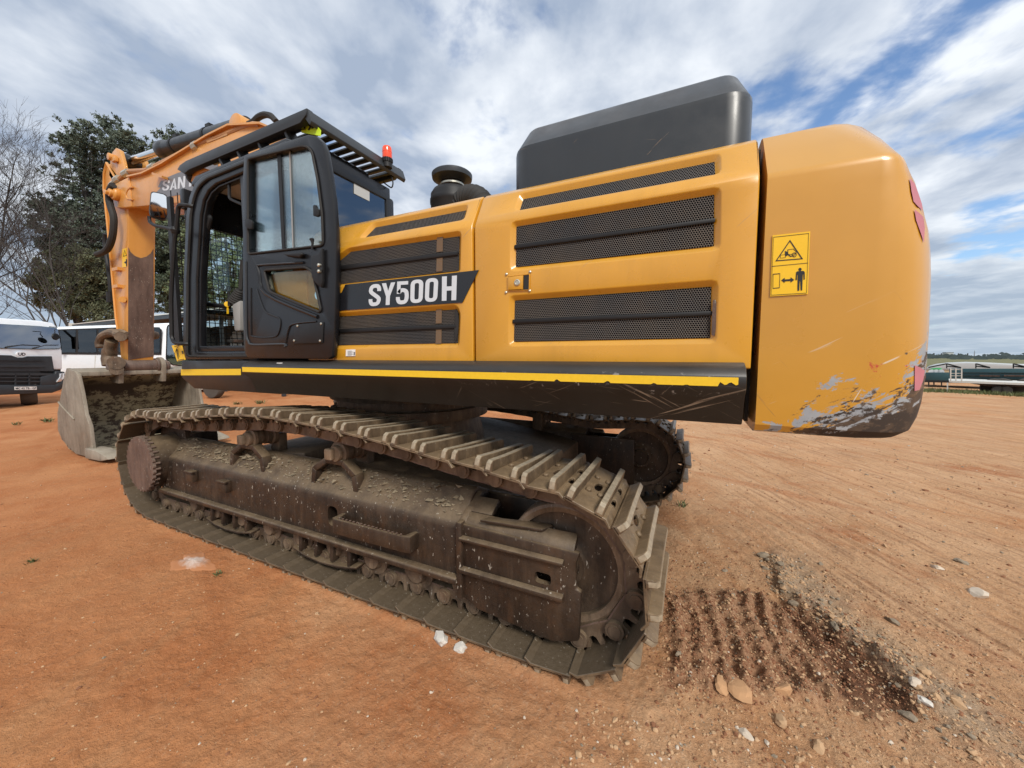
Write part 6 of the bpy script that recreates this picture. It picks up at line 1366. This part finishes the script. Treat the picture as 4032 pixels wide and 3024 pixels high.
tree('dense evergreen between the arm and the cab', [(560, 600, 44), (630, 560, 42), (700, 545, 46), (650, 640, 80), (740, 640, 70), (580, 700, 70), (640, 780, 110), (740, 800, 110), (620, 950, 120), (720, 960, 110), (640, 1120, 130), (730, 1150, 100), (560, 1080, 90)], 38, 70000, .115, 2, 'mid', (650, 1330))
tree('lower olive feathery tree in front of the tall evergreen', [(210, 1060, 62), (300, 1030, 70), (390, 1060, 70), (150, 1110, 44), (250, 1130, 72), (350, 1140, 80), (430, 1170, 72), (180, 1185, 40), (290, 1205, 54), (400, 1240, 50)], 30, 50000, .09, 3, 'olive', (330, 1340), droop=.8)
tree('green tree seen through the cab windscreen', [(800, 900, 110), (880, 840, 90), (940, 900, 110), (1010, 880, 100), (820, 1040, 110), (920, 1060, 120), (860, 1170, 110), (960, 1170, 110), (1060, 1010, 110), (780, 1160, 90)], 34, 30000, .11, 4, 'sun_tinted', (900, 1330))
# bare tree at the left edge
def bare(base, dep, seed, label, first):
    rg = random.Random(seed); p0 = hitd('P', base[0], base[1], dep); p0.z = 0; b = MB(); root = empty('bare_tree', p0, label, 'tree', 'leafless trees at the left edge')
    right = RT.copy(); 
    def grow(p, d, l, r, lev):
        if lev == 0: return
        r = max(r, .008)
        pts = [p]; q = p.copy(); dd = d.copy()
        for i in range(4):
            dd = (dd+V((rg.gauss(0, .10), rg.gauss(0, .10), rg.gauss(.03, .08)))).normalized(); q = q+dd*l/4; pts.append(q.copy())
        b.tube(pts, [r*(1-.16*i) for i in range(5)], 6 if lev > 4 else 4, cap=False)
        kids = 2 if lev > 5 else rg.choice((2, 3, 3))
        for i in range(kids):
            s_ = pts[rg.choice((2, 3, 4, 4))]; nd = (dd+V((rg.gauss(0, .48), rg.gauss(0, .48), rg.gauss(.12, .32)))).normalized(); grow(s_, nd, l*rg.uniform(.62, .88), r*rg.uniform(.5, .68), lev-1)
    for tx, ty, r, lv in first:
        e = hitd('P', tx, ty, dep+rg.gauss(0, 1)); s_ = p0+V((0, 0, 1.6)); d = (e-s_); pts = smooth_path([s_, lerp(s_, e, .28)+V((rg.gauss(0, .35), rg.gauss(0, .35), rg.gauss(-.2, .4))), lerp(s_, e, .55)+V((rg.gauss(0, .4), rg.gauss(0, .4), rg.gauss(-.2, .4))), lerp(s_, e, .8)+V((rg.gauss(0, .3), rg.gauss(0, .3), rg.gauss(0, .3))), e], 2)
        b.tube(pts, [r*(1-.07*i) for i in range(len(pts))], 7, cap=False)
        for k in (2, 3, 4, 5, 6, 7, 8, 8, 8): grow(pts[k], (d.normalized()+V((rg.gauss(0, .35), rg.gauss(0, .35), rg.gauss(.15, .25)))).normalized(), 2.4*dep/26, r*.5, lv)
    b.tube([p0, p0+V((.05, 0, .9)), p0+V((0, 0, 1.7))], [.30, .24, .2], 8)
    b.build('trunk', BARK, root, ang=60)
bare((300, 1345), 27, 3, 'leafless tree with spreading grey branches left of the evergreen', [(60, 1150, .075, 6), (200, 900, .065, 6), (90, 960, .06, 6), (20, 1060, .06, 6), (120, 1080, .06, 6)])
bare((-140, 1345), 33, 5, 'second leafless tree cut by the left edge of the photo', [(-60, 900, .12, 6), (20, 820, .11, 6), (-20, 1050, .1, 6)])
# far off
DF = leafmat('haze_tinted_foliage', (.075, .10, .105), (.13, .16, .16), .05)  # air haze mixed into the leaf colour as bluish grey
def fartree(px, py, w, h, dep, label, seed):
    blobs = [(px+w*(rr_.random()-.5), py-h*rr_.random()*.7, w*.28) for rr_ in [random.Random(seed+i) for i in range(7)]]
    p = hitd('P', px, 1418, dep); p.z = 0; root = empty('distant_tree', p, label, 'tree', 'trees on the far skyline')
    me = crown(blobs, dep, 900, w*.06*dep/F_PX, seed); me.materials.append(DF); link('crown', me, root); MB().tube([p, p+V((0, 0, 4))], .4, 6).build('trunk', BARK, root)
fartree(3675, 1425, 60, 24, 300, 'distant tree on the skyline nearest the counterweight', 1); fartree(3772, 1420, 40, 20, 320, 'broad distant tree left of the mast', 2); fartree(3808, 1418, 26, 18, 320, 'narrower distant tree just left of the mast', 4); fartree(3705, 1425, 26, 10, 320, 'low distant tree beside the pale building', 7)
p = hitd('P', 3730, 1420, 340); p.z = 0; bl = empty('distant_building', p, 'pale block of a building far away on the skyline', 'building')
b = MB(); b.box((p.x, p.y, 2.4), (5, 5, 4.8)); b.build('wall', M['tarp'], bl); b = MB(); b.box((p.x, p.y, 4.9), (5.4, 5.4, .3)); b.build('roof', M['concrete'], bl)
p = hitd('P', 3834, 1420, 330); p.z = 0; b = MB(); b.tube([p, p+V((0, 0, 6.5))], [.35, .12], 4); [b.bar(p+V((-.8, 0, z)), p+V((.8, 0, z)), .12, .12) for z in (3.5, 5)]; tag(b.build('lattice_mast', M['concrete'], None), 'thin mast standing on the far skyline', 'mast')
b = MB(); rgl = np.random.default_rng(8); me = None
vs = []
for k in range(900):
    a = R(rgl.uniform(-80, 60)); r = 330*rgl.uniform(.8, 1.5); x, y = r*math.sin(a), r*math.cos(a); w = rgl.uniform(3, 7); h = rgl.uniform(1.2, 3.0)
    for j in range(5):
        cx, cz = x+rgl.normal(0, w*.5), abs(rgl.normal(h*.5, h*.3)); s_ = w*.3; t_ = V((math.cos(a), -math.sin(a), 0)); o = V((cx, y+rgl.normal(0, 4), cz)); vs += [o-t_*s_, o+V((0, 0, -s_*.6)), o+t_*s_, o+V((0, 0, s_*.6))]
b.add(vs, [tuple(range(i, i+4)) for i in range(0, len(vs), 4)])
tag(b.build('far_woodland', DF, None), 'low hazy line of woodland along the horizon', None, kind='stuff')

# ================================================================ SKY, SUN, CAMERA
SUN_EL, SUN_AZ = R(SUNE), R(SUNA)            # azimuth clockwise from +y
w = bpy.data.worlds.new('World'); scene.world = w; w.use_nodes = True; nt = w.node_tree
t = NT.__new__(NT); t.m = None; t.t = nt; t.n = nt.nodes; t.l = nt.links; t._oc = None
bg = nt.nodes['Background']; bg.inputs['Strength'].default_value = .1
sky = nt.nodes.new('ShaderNodeTexSky'); sky.sky_type = 'NISHITA'; sky.sun_disc = False; sky.sun_elevation = SUN_EL; sky.sun_rotation = SUN_AZ; sky.air_density = 1.0; sky.dust_density = .6; sky.ozone_density = 2.0
tc = nt.nodes.new('ShaderNodeTexCoord').outputs['Generated']; t._oc = tc
x, y, z = t.sep(tc); zc = t.math('MAXIMUM', z, 0.0); inv = t.math('DIVIDE', 1, t.math('ADD', zc, .11))
p = t.mapv((1, 1, 1), (0, 0, 0), (0, 0, R(CLR)), vec=t.comb(t.math('MULTIPLY', x, inv), t.math('MULTIPLY', y, inv), 0.0))   # cloud deck seen in perspective, streets along the wind
n1 = t.noise(CL1, 6, .5, vec=t.mapv((1, 1, 1), CLO, vec=p), dist=.15)
n1b = t.noise(1.0, 5, .55, vec=t.mapv((2.0, 1.75, 1), (CLO[0]+3, CLO[1], 0), vec=p), dist=.2)
n2 = t.noise(2.3, 7, .56, vec=t.mapv((1.7, 1.5, 1), (4, 7, 0), vec=p), dist=.2)
dens = t.math('ADD', t.math('ADD', t.math('MULTIPLY', n1, .40), t.math('MULTIPLY', n1b, .33)), t.math('MULTIPLY', n2, .27))
dens = t.math('ADD', dens, t.mr(zc, .0, .22, .10, 0))
gap = V(ray('P', *GAPP)).normalized(); dens = t.math('SUBTRACT', dens, t.mr(t.vmath('DOT_PRODUCT', tc, tuple(gap)), .80, 1.0, 0, GAPS))   # a thinner, bluer part of the sky
gap2 = V((.72, .60, .36)).normalized(); dens = t.math('SUBTRACT', dens, t.mr(t.vmath('DOT_PRODUCT', tc, tuple(gap2)), .88, 1.0, 0, .055))
cov = t.mr(dens, CV0, CV1, 0, 1, True)
# lit tops against grey undersides
n3 = t.noise(1.15, 6, .55, vec=t.mapv((1.6, 1.35, 1), (1.3, 8.1, 0), vec=p), dist=.2)
lit = t.math('ADD', t.math('MULTIPLY', n3, .7), t.math('MULTIPLY', n2, .3))
sd_ = V((math.sin(SUN_AZ)*math.cos(SUN_EL), math.cos(SUN_AZ)*math.cos(SUN_EL), math.sin(SUN_EL)))
tow = t.mr(t.vmath('DOT_PRODUCT', tc, tuple(sd_)), -.6, 1.0, -.09, .10)
lit = t.math('ADD', lit, tow)
edge = t.math('MULTIPLY', t.mr(dens, CV1+.10, CV0, 0, 1), .10)
cc = t.mix(t.mr(t.math('ADD', lit, edge), .42, .61), CGREY, CWHITE)
cc = t.mix(t.mr(zc, .0, .28, .75, 0), cc, CHOR)
out = t.mix(cov, t.mix(1.0, sky.outputs[0], SKYMUL, 'MULTIPLY'), cc)
nt.links.new(out, bg.inputs['Color'])
sun = bpy.data.lights.new('sun', 'SUN'); sun.energy = SUNS; sun.angle = R(SUNANG); sun.color = (1, .95, .87)
so = bpy.data.objects.new('sun', sun); COL.objects.link(so); so.rotation_euler = (-sd_).to_track_quat('-Z', 'Y').to_euler(); so.location = (0, 0, 30)
cam = bpy.data.cameras.new('camera'); cam.sensor_width = 36; cam.sensor_fit = 'HORIZONTAL'; cam.lens = F_PX/4032*36; cam.clip_start = .05; cam.clip_end = 9000
co = bpy.data.objects.new('camera', cam); COL.objects.link(co); co.matrix_world = Matrix.Translation(CAM) @ Matrix((RT, UP, -FW)).transposed().to_4x4(); scene.camera = co
vs_ = scene.view_settings; vs_.view_transform = 'Standard'; vs_.look = 'None'; vs_.exposure = EXPO; vs_.gamma = 1.0
scene.render.engine = 'CYCLES'; scene.cycles.max_bounces = 8; scene.cycles.transparent_max_bounces = 16; scene.cycles.use_denoising = True
scene.cycles.caustics_reflective = False; scene.cycles.caustics_refractive = False
